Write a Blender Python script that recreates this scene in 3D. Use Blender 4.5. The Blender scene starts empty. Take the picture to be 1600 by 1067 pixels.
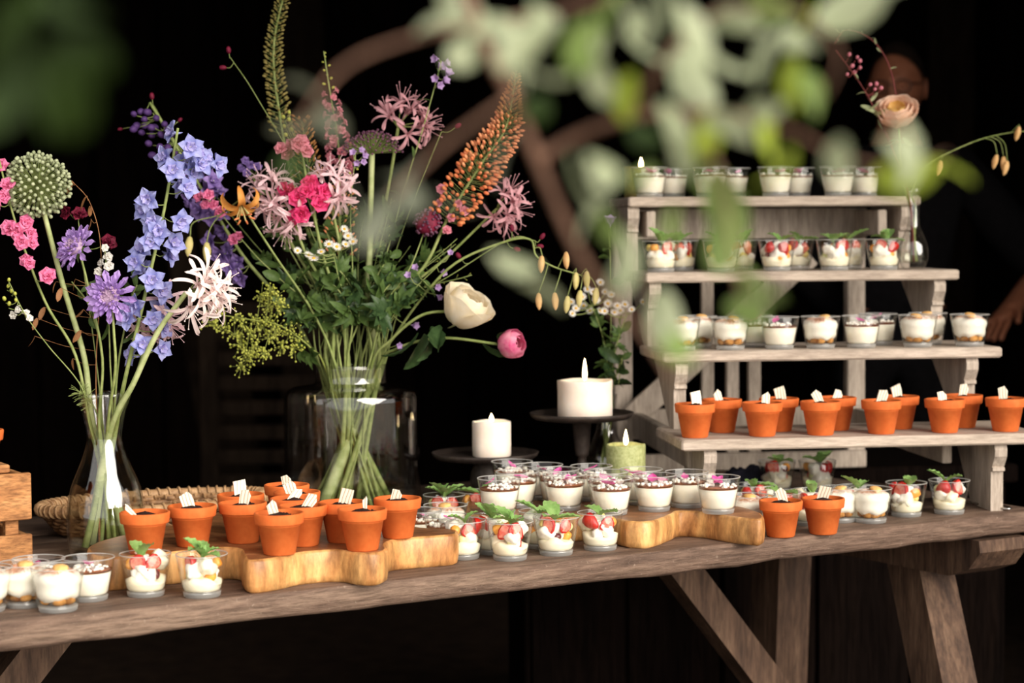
import bpy, math, random
from mathutils import Vector, Matrix, noise

rnd = random.Random(11)
sc = bpy.context.scene
col = sc.collection
PI = math.pi

# ---------------------------------------------------------------- camera
FPX = 3111.0                       # focal length in pixels of the 1600 px wide frame
CAMZ = 1.255
_p, _r = 0.0557, 0.008
_f = Vector((0, math.cos(_p), -math.sin(_p)))
_u0 = Vector((0, math.sin(_p), math.cos(_p)))
_r0 = Vector((1, 0, 0))
CR = _r0 * math.cos(_r) - _u0 * math.sin(_r)
CU = _r0 * math.sin(_r) + _u0 * math.cos(_r)
cam_d = bpy.data.cameras.new('camera')
cam_d.sensor_width = 36.0
cam_d.lens = FPX * 36.0 / 1600.0
cam_d.clip_start = 0.05
cam_d.dof.use_dof = True
cam_d.dof.focus_distance = 3.02
cam_d.dof.aperture_fstop = 4.0
cam = bpy.data.objects.new('camera', cam_d)
col.objects.link(cam)
cam.matrix_world = Matrix(((CR.x, CU.x, -_f.x, 0), (CR.y, CU.y, -_f.y, 0), (CR.z, CU.z, -_f.z, CAMZ), (0, 0, 0, 1)))
sc.camera = cam
CAM = Vector((0, 0, CAMZ))

# ---------------------------------------------------------------- sky and exposure
world = bpy.data.worlds.new('overcast_sky')
sc.world = world
world.use_nodes = True
_bg = world.node_tree.nodes['Background']
_bg.inputs[0].default_value = (1.0, 0.955, 0.905, 1)
_bg.inputs[1].default_value = 0.8
sun_d = bpy.data.lights.new('veiled_sun', 'SUN')      # high, hazy sun in front of the barn, from the right
sun_d.energy = 3.1
sun_d.angle = math.radians(50)
sun_d.color = (1.0, 0.92, 0.81)
sun = bpy.data.objects.new('veiled_sun', sun_d)
col.objects.link(sun)
sun.rotation_euler = Vector((-0.72, 0.84, -0.46)).to_track_quat('-Z', 'Y').to_euler()
sc.view_settings.view_transform = 'Standard'
sc.view_settings.look = 'None'
sc.view_settings.gamma = 1.0
sc.view_settings.use_curve_mapping = False
sc.view_settings.exposure = 0.85
sc.cycles.use_denoising = True
sc.cycles.transparent_max_bounces = 32
sc.cycles.max_bounces = 8

# ---------------------------------------------------------------- helpers
def ray(x, y):
    return _f * FPX + CR * (x - 800.0) - CU * (y - 533.5)
def at(x, y, Y):                       # the point seen at that pixel, at depth Y
    d = ray(x, y)
    return CAM + d * (Y / d.y)
def on(x, y, z):                       # the point seen at that pixel, at height z
    d = ray(x, y)
    return CAM + d * ((z - CAMZ) / d.z)
def lin(c):
    return tuple(((v / 255.0) / 12.92 if v / 255.0 <= 0.04045 else ((v / 255.0 + 0.055) / 1.055) ** 2.4) for v in c)
def C4(c):
    return lin(c) + (1.0,)

class MB:
    def __init__(s):
        s.v = []; s.f = []; s.mi = []; s.m = 0
    def add(s, vs, fs, M=None):
        o = len(s.v)
        if M is not None:
            vs = [M @ Vector(p) for p in vs]
        s.v.extend([tuple(p) for p in vs])
        for f in fs:
            s.f.append(tuple(i + o for i in f)); s.mi.append(s.m)
        return s
    def box(s, c, d, M=None, b=0.0):
        cx, cy, cz = c; x, y, z = d[0] / 2, d[1] / 2, d[2] / 2
        if b <= 0:
            vs = [(cx + i * x, cy + j * y, cz + k * z) for k in (-1, 1) for i, j in ((-1, -1), (1, -1), (1, 1), (-1, 1))]
            return s.add(vs, [(3, 2, 1, 0), (4, 5, 6, 7), (0, 1, 5, 4), (1, 2, 6, 5), (2, 3, 7, 6), (3, 0, 4, 7)], M)
        vs = []
        for k, ins in ((-z, b), (-z + b, 0), (z - b, 0), (z, b)):
            X, Y = x - ins, y - ins
            for i, j, a in ((-X + b, -Y, 0), (X - b, -Y, 0), (X, -Y + b, 0), (X, Y - b, 0), (X - b, Y, 0), (-X + b, Y, 0), (-X, Y - b, 0), (-X, -Y + b, 0)):
                vs.append((cx + i, cy + j, cz + k))
        fs = [tuple(range(7, -1, -1)), tuple(range(24, 32))]
        for r in range(3):
            for i in range(8):
                fs.append((r * 8 + i, r * 8 + (i + 1) % 8, r * 8 + 8 + (i + 1) % 8, r * 8 + 8 + i))
        return s.add(vs, fs, M)
    def lathe(s, prof, n=24, M=None, wob=None, close=False):
        vs = []; fs = []
        for k, (r, z) in enumerate(prof):
            for i in range(n):
                a = 2 * PI * i / n
                q = (r, z) if wob is None else wob(r, z, a, k)
                vs.append((q[0] * math.cos(a), q[0] * math.sin(a), q[1]))
        for k in range(len(prof) - 1):
            for i in range(n):
                j = (i + 1) % n
                fs.append((k * n + i, k * n + j, k * n + n + j, k * n + n + i))
        if not close:
            fs.append(tuple(range(n - 1, -1, -1)))
            o = (len(prof) - 1) * n
            fs.append(tuple(range(o, o + n)))
        else:
            o = (len(prof) - 1) * n
            for i in range(n):
                j = (i + 1) % n
                fs.append((o + i, o + j, j, i))
        return s.add(vs, fs, M)
    def tube(s, pts, rad, n=6, cap=True):
        pts = [Vector(p) for p in pts]
        if not isinstance(rad, (list, tuple)):
            rad = [rad] * len(pts)
        vs = []; fs = []
        t0 = (pts[1] - pts[0]).normalized()
        ref = Vector((0, 0, 1)) if abs(t0.z) < 0.9 else Vector((1, 0, 0))
        nx = t0.cross(ref).normalized()
        for k, p in enumerate(pts):
            a = pts[max(0, k - 1)]; b = pts[min(len(pts) - 1, k + 1)]
            t = (b - a)
            t = t.normalized() if t.length > 1e-9 else t0
            nx = nx - t * nx.dot(t)
            nx = nx.normalized() if nx.length > 1e-9 else t.orthogonal().normalized()
            ny = t.cross(nx)
            for i in range(n):
                an = 2 * PI * i / n
                vs.append(p + (nx * math.cos(an) + ny * math.sin(an)) * rad[k])
        for k in range(len(pts) - 1):
            for i in range(n):
                j = (i + 1) % n
                fs.append((k * n + i, k * n + j, k * n + n + j, k * n + n + i))
        if cap:
            fs.append(tuple(range(n - 1, -1, -1)))
            o = (len(pts) - 1) * n
            fs.append(tuple(range(o, o + n)))
        return s.add(vs, fs)
    def ell(s, c, r, nu=8, nv=5, M=None, nz=0.0):
        c = Vector(c)
        if not isinstance(r, (list, tuple)):
            r = (r, r, r)
        vs = [Vector((0, 0, -r[2]))]
        for k in range(1, nv):
            ph = PI * k / nv
            for i in range(nu):
                a = 2 * PI * i / nu
                vs.append(Vector((r[0] * math.sin(ph) * math.cos(a), r[1] * math.sin(ph) * math.sin(a), -r[2] * math.cos(ph))))
        vs.append(Vector((0, 0, r[2])))
        if nz:
            for q in vs:
                q *= 1 + nz * noise.noise(q * (1.6 / max(r)) + c * 91)
        fs = []
        for i in range(nu):
            j = (i + 1) % nu
            fs.append((0, 1 + j, 1 + i))
            o = 1 + (nv - 2) * nu
            fs.append((o + i, o + j, len(vs) - 1))
        for k in range(nv - 2):
            for i in range(nu):
                j = (i + 1) % nu
                fs.append((1 + k * nu + i, 1 + k * nu + j, 1 + k * nu + nu + j, 1 + k * nu + nu + i))
        T = Matrix.Translation(c)
        return s.add(vs, fs, T @ M if M is not None else T)
    def petal(s, M, L, W, a0=0.6, bend=0.5, cup=0.0, shape='ov', nu=6, nv=4, ruf=0.0, z0=0.0, r0=0.0, seed=0):
        vs = []; fs = []
        x, z = r0, z0
        for k in range(nu + 1):
            t = k / nu
            a = a0 + bend * t
            w = W * shp(shape, t)
            nx, nz_ = -math.cos(a), math.sin(a)
            for j in range(nv + 1):
                q = 2.0 * j / nv - 1
                o = cup * q * q * w
                if ruf:
                    o += ruf * t * math.sin(q * 5.0 + seed * 1.7 + t * 4)
                vs.append((x + nx * o, q * w / 2, z + nz_ * o))
            x += math.sin(a) * L / nu
            z += math.cos(a) * L / nu
        for k in range(nu):
            for j in range(nv):
                b = k * (nv + 1) + j
                fs.append((b, b + 1, b + nv + 2, b + nv + 1))
        return s.add(vs, fs, M)
    def mesh(s, name, mats, smooth=True):
        me = bpy.data.meshes.new(name)
        me.from_pydata(s.v, [], s.f)
        if not isinstance(mats, (list, tuple)):
            mats = [mats]
        for m in mats:
            me.materials.append(m)
        if len(mats) > 1:
            me.polygons.foreach_set('material_index', s.mi)
        if smooth:
            me.polygons.foreach_set('use_smooth', [True] * len(me.polygons))
        me.update()
        return me
    def build(s, name, mats, parent=None, smooth=True, M=None):
        return mk(name, s.mesh(name, mats, smooth), parent, M)

def shp(kind, t):
    if kind == 'ov':
        return max(0.02, math.sin(PI * (0.06 + 0.93 * t)) ** 0.75)
    if kind == 'strap':
        return max(0.05, (0.45 + 0.55 * t) * (1 - t ** 7) ** 0.5)
    if kind == 'spoon':
        return max(0.05, (0.25 + 0.75 * t ** 0.8) * (1 - t ** 6) ** 0.5)
    if kind == 'lance':
        return max(0.01, math.sin(PI * t ** 0.8) ** 1.0)
    return 1.0

def mk(name, me, parent=None, M=None):
    o = bpy.data.objects.new(name, me)
    col.objects.link(o)
    if parent is not None:
        o.parent = parent
    if M is not None:
        o.matrix_basis = M
    return o
def tag(o, label, cat, group=None):
    o['label'] = label
    o['category'] = cat
    if group:
        o['group'] = group
    return o
def thing(name, label, cat, loc=(0, 0, 0), rz=0.0, group=None):
    o = mk(name, None)
    o.location = loc
    o.rotation_euler = (0, 0, rz)
    o.empty_display_size = 0.02
    return tag(o, label, cat, group)
def struct(o):
    o['kind'] = 'structure'
    return o
def stuff(o):
    o['kind'] = 'stuff'
    return o
def ori(d, spin=0.0):
    d = Vector(d).normalized()
    return Vector((0, 0, 1)).rotation_difference(d).to_matrix().to_4x4() @ Matrix.Rotation(spin, 4, 'Z')
def T(x, y=None, z=None):
    return Matrix.Translation(x if y is None else (x, y, z))
def RZ(a):
    return Matrix.Rotation(a, 4, 'Z')
def RX(a):
    return Matrix.Rotation(a, 4, 'X')
def RY(a):
    return Matrix.Rotation(a, 4, 'Y')
def S(k):
    return Matrix.Scale(k, 4)
def crom(pts, n=6):
    pts = [Vector(p) for p in pts]
    P = [pts[0] * 2 - pts[1]] + pts + [pts[-1] * 2 - pts[-2]]
    out = []
    for i in range(1, len(P) - 2):
        for k in range(n):
            t = k / n
            a, b, c, d = P[i - 1], P[i], P[i + 1], P[i + 2]
            out.append(0.5 * ((2 * b) + (c - a) * t + (2 * a - 5 * b + 4 * c - d) * t * t + (3 * b - a - 3 * c + d) * t ** 3))
    out.append(pts[-1])
    return out

# ---------------------------------------------------------------- materials
def base_mat(name):
    m = bpy.data.materials.new(name)
    m.use_nodes = True
    nt = m.node_tree
    nt.nodes.clear()
    out = nt.nodes.new('ShaderNodeOutputMaterial')
    return m, nt, out
def N(nt, t, **k):
    n = nt.nodes.new(t)
    for a, b in k.items():
        setattr(n, a, b)
    return n
def coords(nt, scale=(1, 1, 1)):
    tc = N(nt, 'ShaderNodeTexCoord')
    mp = N(nt, 'ShaderNodeMapping')
    mp.inputs['Scale'].default_value = scale
    nt.links.new(tc.outputs['Object'], mp.inputs['Vector'])
    return mp.outputs['Vector']
def ramp(nt, fac, stops):
    r = N(nt, 'ShaderNodeValToRGB')
    el = r.color_ramp.elements
    el[0].position, el[0].color = stops[0][0], C4(stops[0][1])
    el[1].position, el[1].color = stops[-1][0], C4(stops[-1][1])
    for p, c in stops[1:-1]:
        e = el.new(p); e.color = C4(c)
    nt.links.new(fac, r.inputs['Fac'])
    return r.outputs['Color']
def tex(nt, vec, scale, detail=5.0, rough=0.6, dist=0.0):
    n = N(nt, 'ShaderNodeTexNoise')
    n.inputs['Scale'].default_value = scale
    n.inputs['Detail'].default_value = detail
    n.inputs['Roughness'].default_value = rough
    n.inputs['Distortion'].default_value = dist
    nt.links.new(vec, n.inputs['Vector'])
    return n.outputs['Fac']
def bump(nt, h, bs, strength=0.3, dist=0.002):
    b = N(nt, 'ShaderNodeBump')
    b.inputs['Strength'].default_value = strength
    b.inputs['Distance'].default_value = dist
    nt.links.new(h, b.inputs['Height'])
    nt.links.new(b.outputs['Normal'], bs.inputs['Normal'])
def prin(nt, out, rough=0.5, spec=0.5):
    b = N(nt, 'ShaderNodeBsdfPrincipled')
    b.inputs['Roughness'].default_value = rough
    b.inputs['Specular IOR Level'].default_value = spec
    nt.links.new(b.outputs[0], out.inputs['Surface'])
    return b
def plain(name, c1, c2=None, scale=60.0, rough=0.55, spec=0.4, bmp=0.0, sss=0.0, stretch=(1, 1, 1), bdist=0.001, metal=0.0):
    m, nt, out = base_mat(name)
    b = prin(nt, out, rough, spec)
    b.inputs['Metallic'].default_value = metal
    v = coords(nt, stretch)
    f = tex(nt, v, scale)
    c = ramp(nt, f, [(0.35, c1), (0.65, c2 or tuple(min(255, int(x * 1.1)) for x in c1))])
    nt.links.new(c, b.inputs['Base Color'])
    if bmp:
        bump(nt, f, b, bmp, bdist)
    if sss:
        b.inputs['Subsurface Weight'].default_value = sss
        b.inputs['Subsurface Radius'].default_value = (0.01, 0.007, 0.005)
        b.inputs['Subsurface Scale'].default_value = 0.6
    return m
def wood(name, stops, stretch, scale=6.0, rough=0.7, bmp=0.4, dist=0.0015, dst=0.6, spec=0.3, spots=None, fine=0.65):
    m, nt, out = base_mat(name)
    b = prin(nt, out, rough, spec)
    v = coords(nt, stretch)
    f = tex(nt, v, scale, 8.0, 0.62, dst)
    c = ramp(nt, f, stops)
    f2 = tex(nt, v, scale * 7, 6.0, 0.7)
    mx = N(nt, 'ShaderNodeMixRGB', blend_type='MULTIPLY')
    mx.inputs['Fac'].default_value = fine
    nt.links.new(c, mx.inputs['Color1'])
    nt.links.new(ramp(nt, f2, [(0.36, (112, 100, 90)), (0.6, (255, 255, 255))]), mx.inputs['Color2'])
    colr = mx.outputs[0]
    if spots:
        v2 = coords(nt, (1, 1, 1))
        f3 = tex(nt, v2, spots[0], 6.0, 0.75)
        mk_ = N(nt, 'ShaderNodeMixRGB')
        nt.links.new(ramp(nt, f3, [(spots[1], (0, 0, 0)), (spots[1] + 0.12, (255, 255, 255))]), mk_.inputs['Fac'])
        nt.links.new(colr, mk_.inputs['Color1'])
        mk_.inputs['Color2'].default_value = C4(spots[2])
        colr = mk_.outputs[0]
    nt.links.new(colr, b.inputs['Base Color'])
    bump(nt, f2, b, bmp, dist)
    return m
def petal_mat(name, c1, c2, trans=0.35, scale=70.0, rough=0.6, grad=None):
    m, nt, out = base_mat(name)
    b = N(nt, 'ShaderNodeBsdfPrincipled')
    b.inputs['Roughness'].default_value = rough
    b.inputs['Specular IOR Level'].default_value = 0.25
    tr = N(nt, 'ShaderNodeBsdfTranslucent')
    mx = N(nt, 'ShaderNodeMixShader')
    mx.inputs[0].default_value = trans
    v = coords(nt)
    c = ramp(nt, tex(nt, v, scale, 4.0), [(0.32, c1), (0.68, c2)])
    nt.links.new(c, b.inputs['Base Color'])
    nt.links.new(c, tr.inputs['Color'])
    nt.links.new(b.outputs[0], mx.inputs[1])
    nt.links.new(tr.outputs[0], mx.inputs[2])
    nt.links.new(mx.outputs[0], out.inputs['Surface'])
    return m
def glass_mat(name, tint=(0.985, 0.99, 0.985), f0=0.045, rough=0.02):
    m, nt, out = base_mat(name)
    tr = N(nt, 'ShaderNodeBsdfTransparent')
    tr.inputs[0].default_value = tint + (1,)
    gl = N(nt, 'ShaderNodeBsdfGlossy')
    gl.inputs['Roughness'].default_value = rough
    lw = N(nt, 'ShaderNodeLayerWeight')
    lw.inputs[0].default_value = 0.5
    pw = N(nt, 'ShaderNodeMath', operation='POWER')
    nt.links.new(lw.outputs['Facing'], pw.inputs[0])
    pw.inputs[1].default_value = 4.0
    ml = N(nt, 'ShaderNodeMath', operation='MULTIPLY_ADD')
    nt.links.new(pw.outputs[0], ml.inputs[0])
    ml.inputs[1].default_value = 0.75
    ml.inputs[2].default_value = f0
    mx = N(nt, 'ShaderNodeMixShader')
    nt.links.new(ml.outputs[0], mx.inputs[0])
    nt.links.new(tr.outputs[0], mx.inputs[1])
    nt.links.new(gl.outputs[0], mx.inputs[2])
    nt.links.new(mx.outputs[0], out.inputs['Surface'])
    return m
def emit_mat(name, colr, k):
    m, nt, out = base_mat(name)
    e = N(nt, 'ShaderNodeEmission')
    e.inputs[0].default_value = colr + (1,)
    e.inputs[1].default_value = k
    nt.links.new(e.outputs[0], out.inputs['Surface'])
    return m

M_ = {}
M_['table'] = wood('weathered_table_wood', [(0.3, (88, 68, 57)), (0.5, (118, 95, 81)), (0.72, (150, 126, 108))], (1.0, 9, 9), 2.6, 0.62, 0.8, 0.004, spots=(190, 0.60, (160, 142, 126)))
M_['trestle'] = wood('brown_trestle_wood', [(0.3, (58, 41, 32)), (0.5, (92, 69, 54)), (0.72, (126, 100, 80))], (8, 8, 1.0), 2.6, 0.7, 0.6, 0.003)
M_['olive'] = wood('polished_olive_wood', [(0.28, (124, 76, 40)), (0.43, (194, 136, 80)), (0.6, (222, 170, 106)), (0.78, (234, 192, 132))], (2.6, 2.6, 0.9), 3.0, 0.42, 0.15, 0.0008, 2.6, 0.45, spots=(11, 0.66, (158, 98, 54)))
M_['olive_top'] = wood('olive_heartwood', [(0.3, (104, 62, 36)), (0.5, (150, 98, 60)), (0.75, (190, 136, 88))], (2.6, 7.0, 2.0), 3.2, 0.4, 0.15, 0.0008, 1.8, 0.45)  # slab tops coloured darker to imitate their dimness at a grazing angle
M_['shelf'] = wood('grey_limed_shelf_wood', [(0.3, (158, 143, 130)), (0.5, (188, 172, 157)), (0.75, (210, 194, 180))], (1.2, 9, 9), 3.0, 0.75, 0.5, 0.002, spots=(30, 0.66, (128, 112, 100)), fine=0.4)
M_['shelf_side'] = wood('grey_limed_upright_wood', [(0.3, (154, 141, 129)), (0.5, (184, 170, 156)), (0.75, (206, 192, 178))], (9, 9, 1.2), 3.0, 0.75, 0.5, 0.002, spots=(30, 0.68, (122, 108, 98)), fine=0.4)
M_['crate'] = wood('raw_crate_wood', [(0.3, (142, 92, 54)), (0.5, (188, 132, 82)), (0.75, (212, 160, 108))], (2.0, 9, 9), 4.0, 0.75, 0.4, 0.001, spots=(22, 0.66, (92, 54, 34)))
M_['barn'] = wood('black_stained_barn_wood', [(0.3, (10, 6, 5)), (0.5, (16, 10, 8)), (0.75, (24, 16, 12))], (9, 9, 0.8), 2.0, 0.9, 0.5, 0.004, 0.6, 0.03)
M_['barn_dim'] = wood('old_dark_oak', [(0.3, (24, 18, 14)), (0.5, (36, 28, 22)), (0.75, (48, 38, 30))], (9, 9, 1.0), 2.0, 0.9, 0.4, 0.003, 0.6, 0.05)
M_['floor'] = plain('packed_earth_floor', (36, 26, 20), (56, 42, 32), 14, 0.95, 0.1, 0.5, bdist=0.01)
M_['yard'] = plain('gravel_yard', (120, 112, 100), (150, 142, 130), 30, 0.95, 0.1)
M_['terra'] = plain('terracotta', (198, 94, 40), (214, 110, 52), 45, 0.72, 0.25, 0.15, bdist=0.0004)
M_['soil'] = plain('chocolate_crumb', (34, 22, 20), (58, 40, 36), 300, 0.95, 0.1, 0.8, bdist=0.002)
M_['cream'] = plain('vanilla_cream', (243, 233, 214), (248, 240, 224), 20, 0.5, 0.3, sss=0.15)
M_['mascarpone'] = plain('whipped_mascarpone', (246, 238, 224), (250, 244, 234), 40, 0.55, 0.3, 0.25, sss=0.1, bdist=0.002)
M_['custard'] = plain('yellow_custard_cream', (246, 234, 204), (250, 242, 220), 40, 0.45, 0.35, sss=0.1)
M_['caramel'] = plain('milk_chocolate_layer', (164, 96, 62), (178, 112, 76), 40, 0.4)
M_['crumble'] = plain('white_crumble', (246, 238, 222), (252, 248, 240), 200, 0.6, 0.3, 0.4)
M_['cookie'] = plain('amaretti_biscuit', (214, 160, 92), (232, 188, 124), 160, 0.85, 0.2, 0.5, bdist=0.001)
M_['sponge'] = plain('coffee_soaked_sponge', (112, 68, 36), (206, 150, 84), 70, 0.9, 0.15, 0.5, bdist=0.001)
M_['strawberry'] = plain('strawberry_skin', (172, 18, 16), (204, 36, 26), 130, 0.35, 0.5, 0.5, bdist=0.001)
M_['berryflesh'] = plain('strawberry_flesh', (242, 166, 144), (228, 74, 58), 120, 0.4, 0.5)
M_['melon'] = plain('orange_melon', (242, 150, 52), (250, 180, 84), 50, 0.35, 0.5)
M_['pine'] = plain('yellow_pineapple', (240, 204, 104), (248, 224, 150), 60, 0.4, 0.5)
M_['grape'] = plain('dark_grape', (78, 24, 34), (108, 44, 44), 40, 0.3, 0.5)
M_['greenfruit'] = plain('pale_green_melon', (206, 208, 140), (226, 226, 176), 50, 0.35, 0.5)
M_['mint'] = petal_mat('mint_leaf', (116, 162, 80), (168, 200, 128), 0.3, 120, 0.45)
M_['pinkpetal'] = petal_mat('magenta_petal', (222, 70, 156), (240, 120, 190), 0.3, 90)
M_['glass'] = glass_mat('clear_cup_glass')
def painted_glow_glass():  # white diffuse mixed in imitates the light that thick glass gathers
    m = glass_mat('thick_foot_glass', (0.96, 0.965, 0.96), 0.12, 0.05)
    nt = m.node_tree
    out = [n for n in nt.nodes if n.type == 'OUTPUT_MATERIAL'][0]
    sh = out.inputs['Surface'].links[0].from_socket
    df = N(nt, 'ShaderNodeBsdfTranslucent')
    df.inputs[0].default_value = (0.9, 0.9, 0.88, 1)
    d2 = N(nt, 'ShaderNodeBsdfDiffuse')
    d2.inputs[0].default_value = (0.9, 0.9, 0.88, 1)
    ad = N(nt, 'ShaderNodeMixShader'); ad.inputs[0].default_value = 0.5
    nt.links.new(df.outputs[0], ad.inputs[1]); nt.links.new(d2.outputs[0], ad.inputs[2])
    mx = N(nt, 'ShaderNodeMixShader'); mx.inputs[0].default_value = 0.36
    nt.links.new(sh, mx.inputs[1]); nt.links.new(ad.outputs[0], mx.inputs[2])
    nt.links.new(mx.outputs[0], out.inputs['Surface'])
    return m
M_['solidglass'] = painted_glow_glass()
M_['vaseglass'] = glass_mat('vase_glass', (0.965, 0.965, 0.96), 0.075, 0.015)
M_['water'] = glass_mat('vase_water', (0.93, 0.94, 0.9), 0.02, 0.0)
M_['iron'] = plain('dark_cast_iron', (38, 30, 27), (62, 52, 46), 60, 0.55, 0.5, 0.3, metal=0.3)
M_['wax'] = plain('ivory_candle_wax', (240, 222, 206), (247, 233, 220), 25, 0.5, 0.35, sss=0.35)
M_['greenwax'] = plain('sage_candle_wax', (142, 148, 92), (176, 180, 128), 160, 0.6, 0.35, 0.3, sss=0.2)
M_['ochrewax'] = plain('olive_candle_wax', (124, 112, 62), (156, 140, 84), 120, 0.6, 0.35, 0.3, sss=0.2)
M_['meltwax'] = plain('melted_wax_top', (242, 208, 150), (250, 226, 178), 40, 0.3, 0.5, sss=0.4)
M_['wick'] = plain('burnt_wick', (20, 14, 12), (30, 22, 18), 100, 0.9)
M_['flame'] = emit_mat('candle_flame', (1.0, 0.72, 0.36), 14.0)
M_['wicker'] = plain('woven_willow', (92, 64, 42), (160, 122, 84), 55, 0.6, 0.4, 0.5, bdist=0.002)
M_['wickerl'] = plain('pale_willow_rim', (140, 104, 70), (194, 156, 114), 70, 0.6, 0.4, 0.5, bdist=0.002)
M_['silver'] = plain('polished_silver', (190, 188, 184), (214, 212, 208), 60, 0.2, 0.5, metal=1.0)
M_['navy'] = plain('dark_navy_cloth', (22, 22, 30), (36, 36, 48), 30, 0.9, 0.1, 0.5, bdist=0.004)
def choc_mat():
    m, nt, out = base_mat('striped_white_chocolate')
    b = prin(nt, out, 0.45, 0.4)
    v = coords(nt)
    w = N(nt, 'ShaderNodeTexWave')
    w.inputs['Scale'].default_value = 62.0
    w.inputs['Distortion'].default_value = 1.4
    w.inputs['Detail'].default_value = 0.0
    nt.links.new(v, w.inputs['Vector'])
    nt.links.new(ramp(nt, w.outputs['Fac'], [(0.0, (150, 84, 50)), (0.09, (240, 228, 204)), (1.0, (244, 236, 216))]), b.inputs['Base Color'])
    return m
M_['choc'] = choc_mat()
def tira_mat():
    m, nt, out = base_mat('cocoa_dusted_mascarpone')
    b = prin(nt, out, 0.6, 0.25)
    tc = N(nt, 'ShaderNodeTexCoord')
    sx = N(nt, 'ShaderNodeSeparateXYZ')
    nt.links.new(tc.outputs['Object'], sx.inputs[0])
    v = coords(nt)
    f = tex(nt, v, 160, 6, 0.8)
    f2 = tex(nt, v, 30, 3, 0.5)
    a = N(nt, 'ShaderNodeMapRange')
    a.inputs['From Min'].default_value = 0.041
    a.inputs['From Max'].default_value = 0.054
    nt.links.new(sx.outputs['Z'], a.inputs['Value'])
    m1 = N(nt, 'ShaderNodeMath', operation='MULTIPLY')
    nt.links.new(a.outputs[0], m1.inputs[0]); nt.links.new(f, m1.inputs[1])
    m2 = N(nt, 'ShaderNodeMath', operation='MULTIPLY')
    nt.links.new(m1.outputs[0], m2.inputs[0]); nt.links.new(f2, m2.inputs[1])
    nt.links.new(ramp(nt, m2.outputs[0], [(0.12, (247, 240, 226)), (0.24, (196, 138, 104)), (0.36, (140, 82, 56))]), b.inputs['Base Color'])
    bump(nt, f2, b, 0.3, 0.002)
    return m
M_['tira'] = tira_mat()
# flowers and leaves
M_['stem'] = petal_mat('green_stem', (116, 132, 70), (158, 168, 106), 0.12, 60)
M_['stemthick'] = petal_mat('pale_green_stem', (146, 160, 100), (186, 194, 142), 0.12, 50)
M_['stemred'] = petal_mat('reddish_stem', (104, 44, 48), (134, 66, 60), 0.1, 60)
M_['grassbrown'] = petal_mat('dry_brown_grass', (130, 82, 50), (184, 136, 92), 0.25, 90)
M_['leaf'] = petal_mat('green_foliage', (54, 78, 36), (98, 122, 64), 0.3, 60, 0.45)
M_['leafdark'] = petal_mat('dark_glossy_leaf', (36, 56, 30), (68, 92, 54), 0.22, 60, 0.35)
M_['leafpale'] = petal_mat('pale_leaf_back', (150, 160, 118), (182, 188, 146), 0.3, 60, 0.5)
M_['blue'] = petal_mat('periwinkle_petal', (140, 146, 214), (184, 186, 234), 0.35)
M_['blue2'] = petal_mat('lilac_blue_petal', (166, 156, 220), (204, 200, 242), 0.35)
M_['violet'] = petal_mat('violet_petal', (112, 86, 158), (164, 138, 202), 0.3)
M_['violetbud'] = petal_mat('dark_violet_bud', (60, 38, 88), (98, 66, 128), 0.2)
M_['pink'] = petal_mat('rose_pink_petal', (228, 110, 160), (248, 158, 196), 0.35)
M_['dustpink'] = petal_mat('dusty_pink_petal', (214, 122, 142), (238, 164, 178), 0.35)
M_['hotpink'] = petal_mat('hot_pink_petal', (220, 40, 110), (244, 96, 150), 0.3)
M_['nerwhite'] = petal_mat('blush_white_petal', (248, 224, 220), (254, 242, 238), 0.35)
M_['nerpink'] = petal_mat('blush_pink_petal', (238, 196, 204), (248, 222, 226), 0.35)
M_['nerrose'] = petal_mat('dusky_rose_petal', (206, 148, 156), (228, 180, 188), 0.35)
M_['scab'] = petal_mat('lilac_scabious_petal', (170, 132, 208), (206, 174, 236), 0.35)
M_['scabc'] = petal_mat('pale_scabious_centre', (196, 160, 196), (222, 196, 216), 0.3)
M_['burg'] = petal_mat('burgundy_petal', (92, 16, 40), (140, 36, 66), 0.25)
M_['wine'] = petal_mat('dull_purple_umbel', (82, 48, 72), (128, 84, 104), 0.2)
M_['orange'] = petal_mat('orange_lily_petal', (236, 148, 62), (248, 186, 104), 0.35)
M_['orangebud'] = petal_mat('orange_foxtail_bud', (230, 136, 92), (246, 180, 130), 0.25)
M_['coralbud'] = petal_mat('coral_foxtail_flower', (232, 120, 84), (246, 170, 104), 0.3)
M_['olivebud'] = petal_mat('olive_foxtail_bud', (116, 108, 56), (158, 142, 84), 0.2)
M_['brownbud'] = petal_mat('brown_orange_bud', (160, 106, 58), (196, 140, 84), 0.2)
M_['white'] = petal_mat('white_petal', (244, 240, 232), (252, 250, 246), 0.35)
M_['yellow'] = petal_mat('yellow_daisy_disc', (214, 160, 40), (234, 190, 70), 0.1)
M_['lime'] = petal_mat('lime_yellow_floret', (176, 182, 68), (208, 210, 110), 0.3)
M_['limestem'] = petal_mat('lime_stem', (138, 148, 70), (160, 168, 88), 0.2)
M_['ivory'] = petal_mat('ivory_rose_petal', (244, 232, 204), (252, 244, 226), 0.35)
M_['peach'] = petal_mat('peach_rose_petal', (244, 204, 176), (250, 224, 204), 0.35)
M_['peachin'] = petal_mat('yellow_rose_heart', (240, 196, 104), (248, 216, 148), 0.35)
M_['peony'] = petal_mat('pink_peony_petal', (226, 96, 150), (248, 190, 206), 0.35, 40)
M_['lilybud'] = petal_mat('pale_lily_bud', (198, 190, 116), (226, 206, 150), 0.25, 40)
M_['lilybudo'] = petal_mat('apricot_lily_bud', (222, 172, 108), (238, 202, 148), 0.25, 40)
M_['allium'] = petal_mat('grey_green_seedpod', (138, 148, 110), (190, 196, 160), 0.15, 80)
M_['lilac'] = petal_mat('small_lilac_petal', (176, 140, 200), (214, 186, 226), 0.35)
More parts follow.
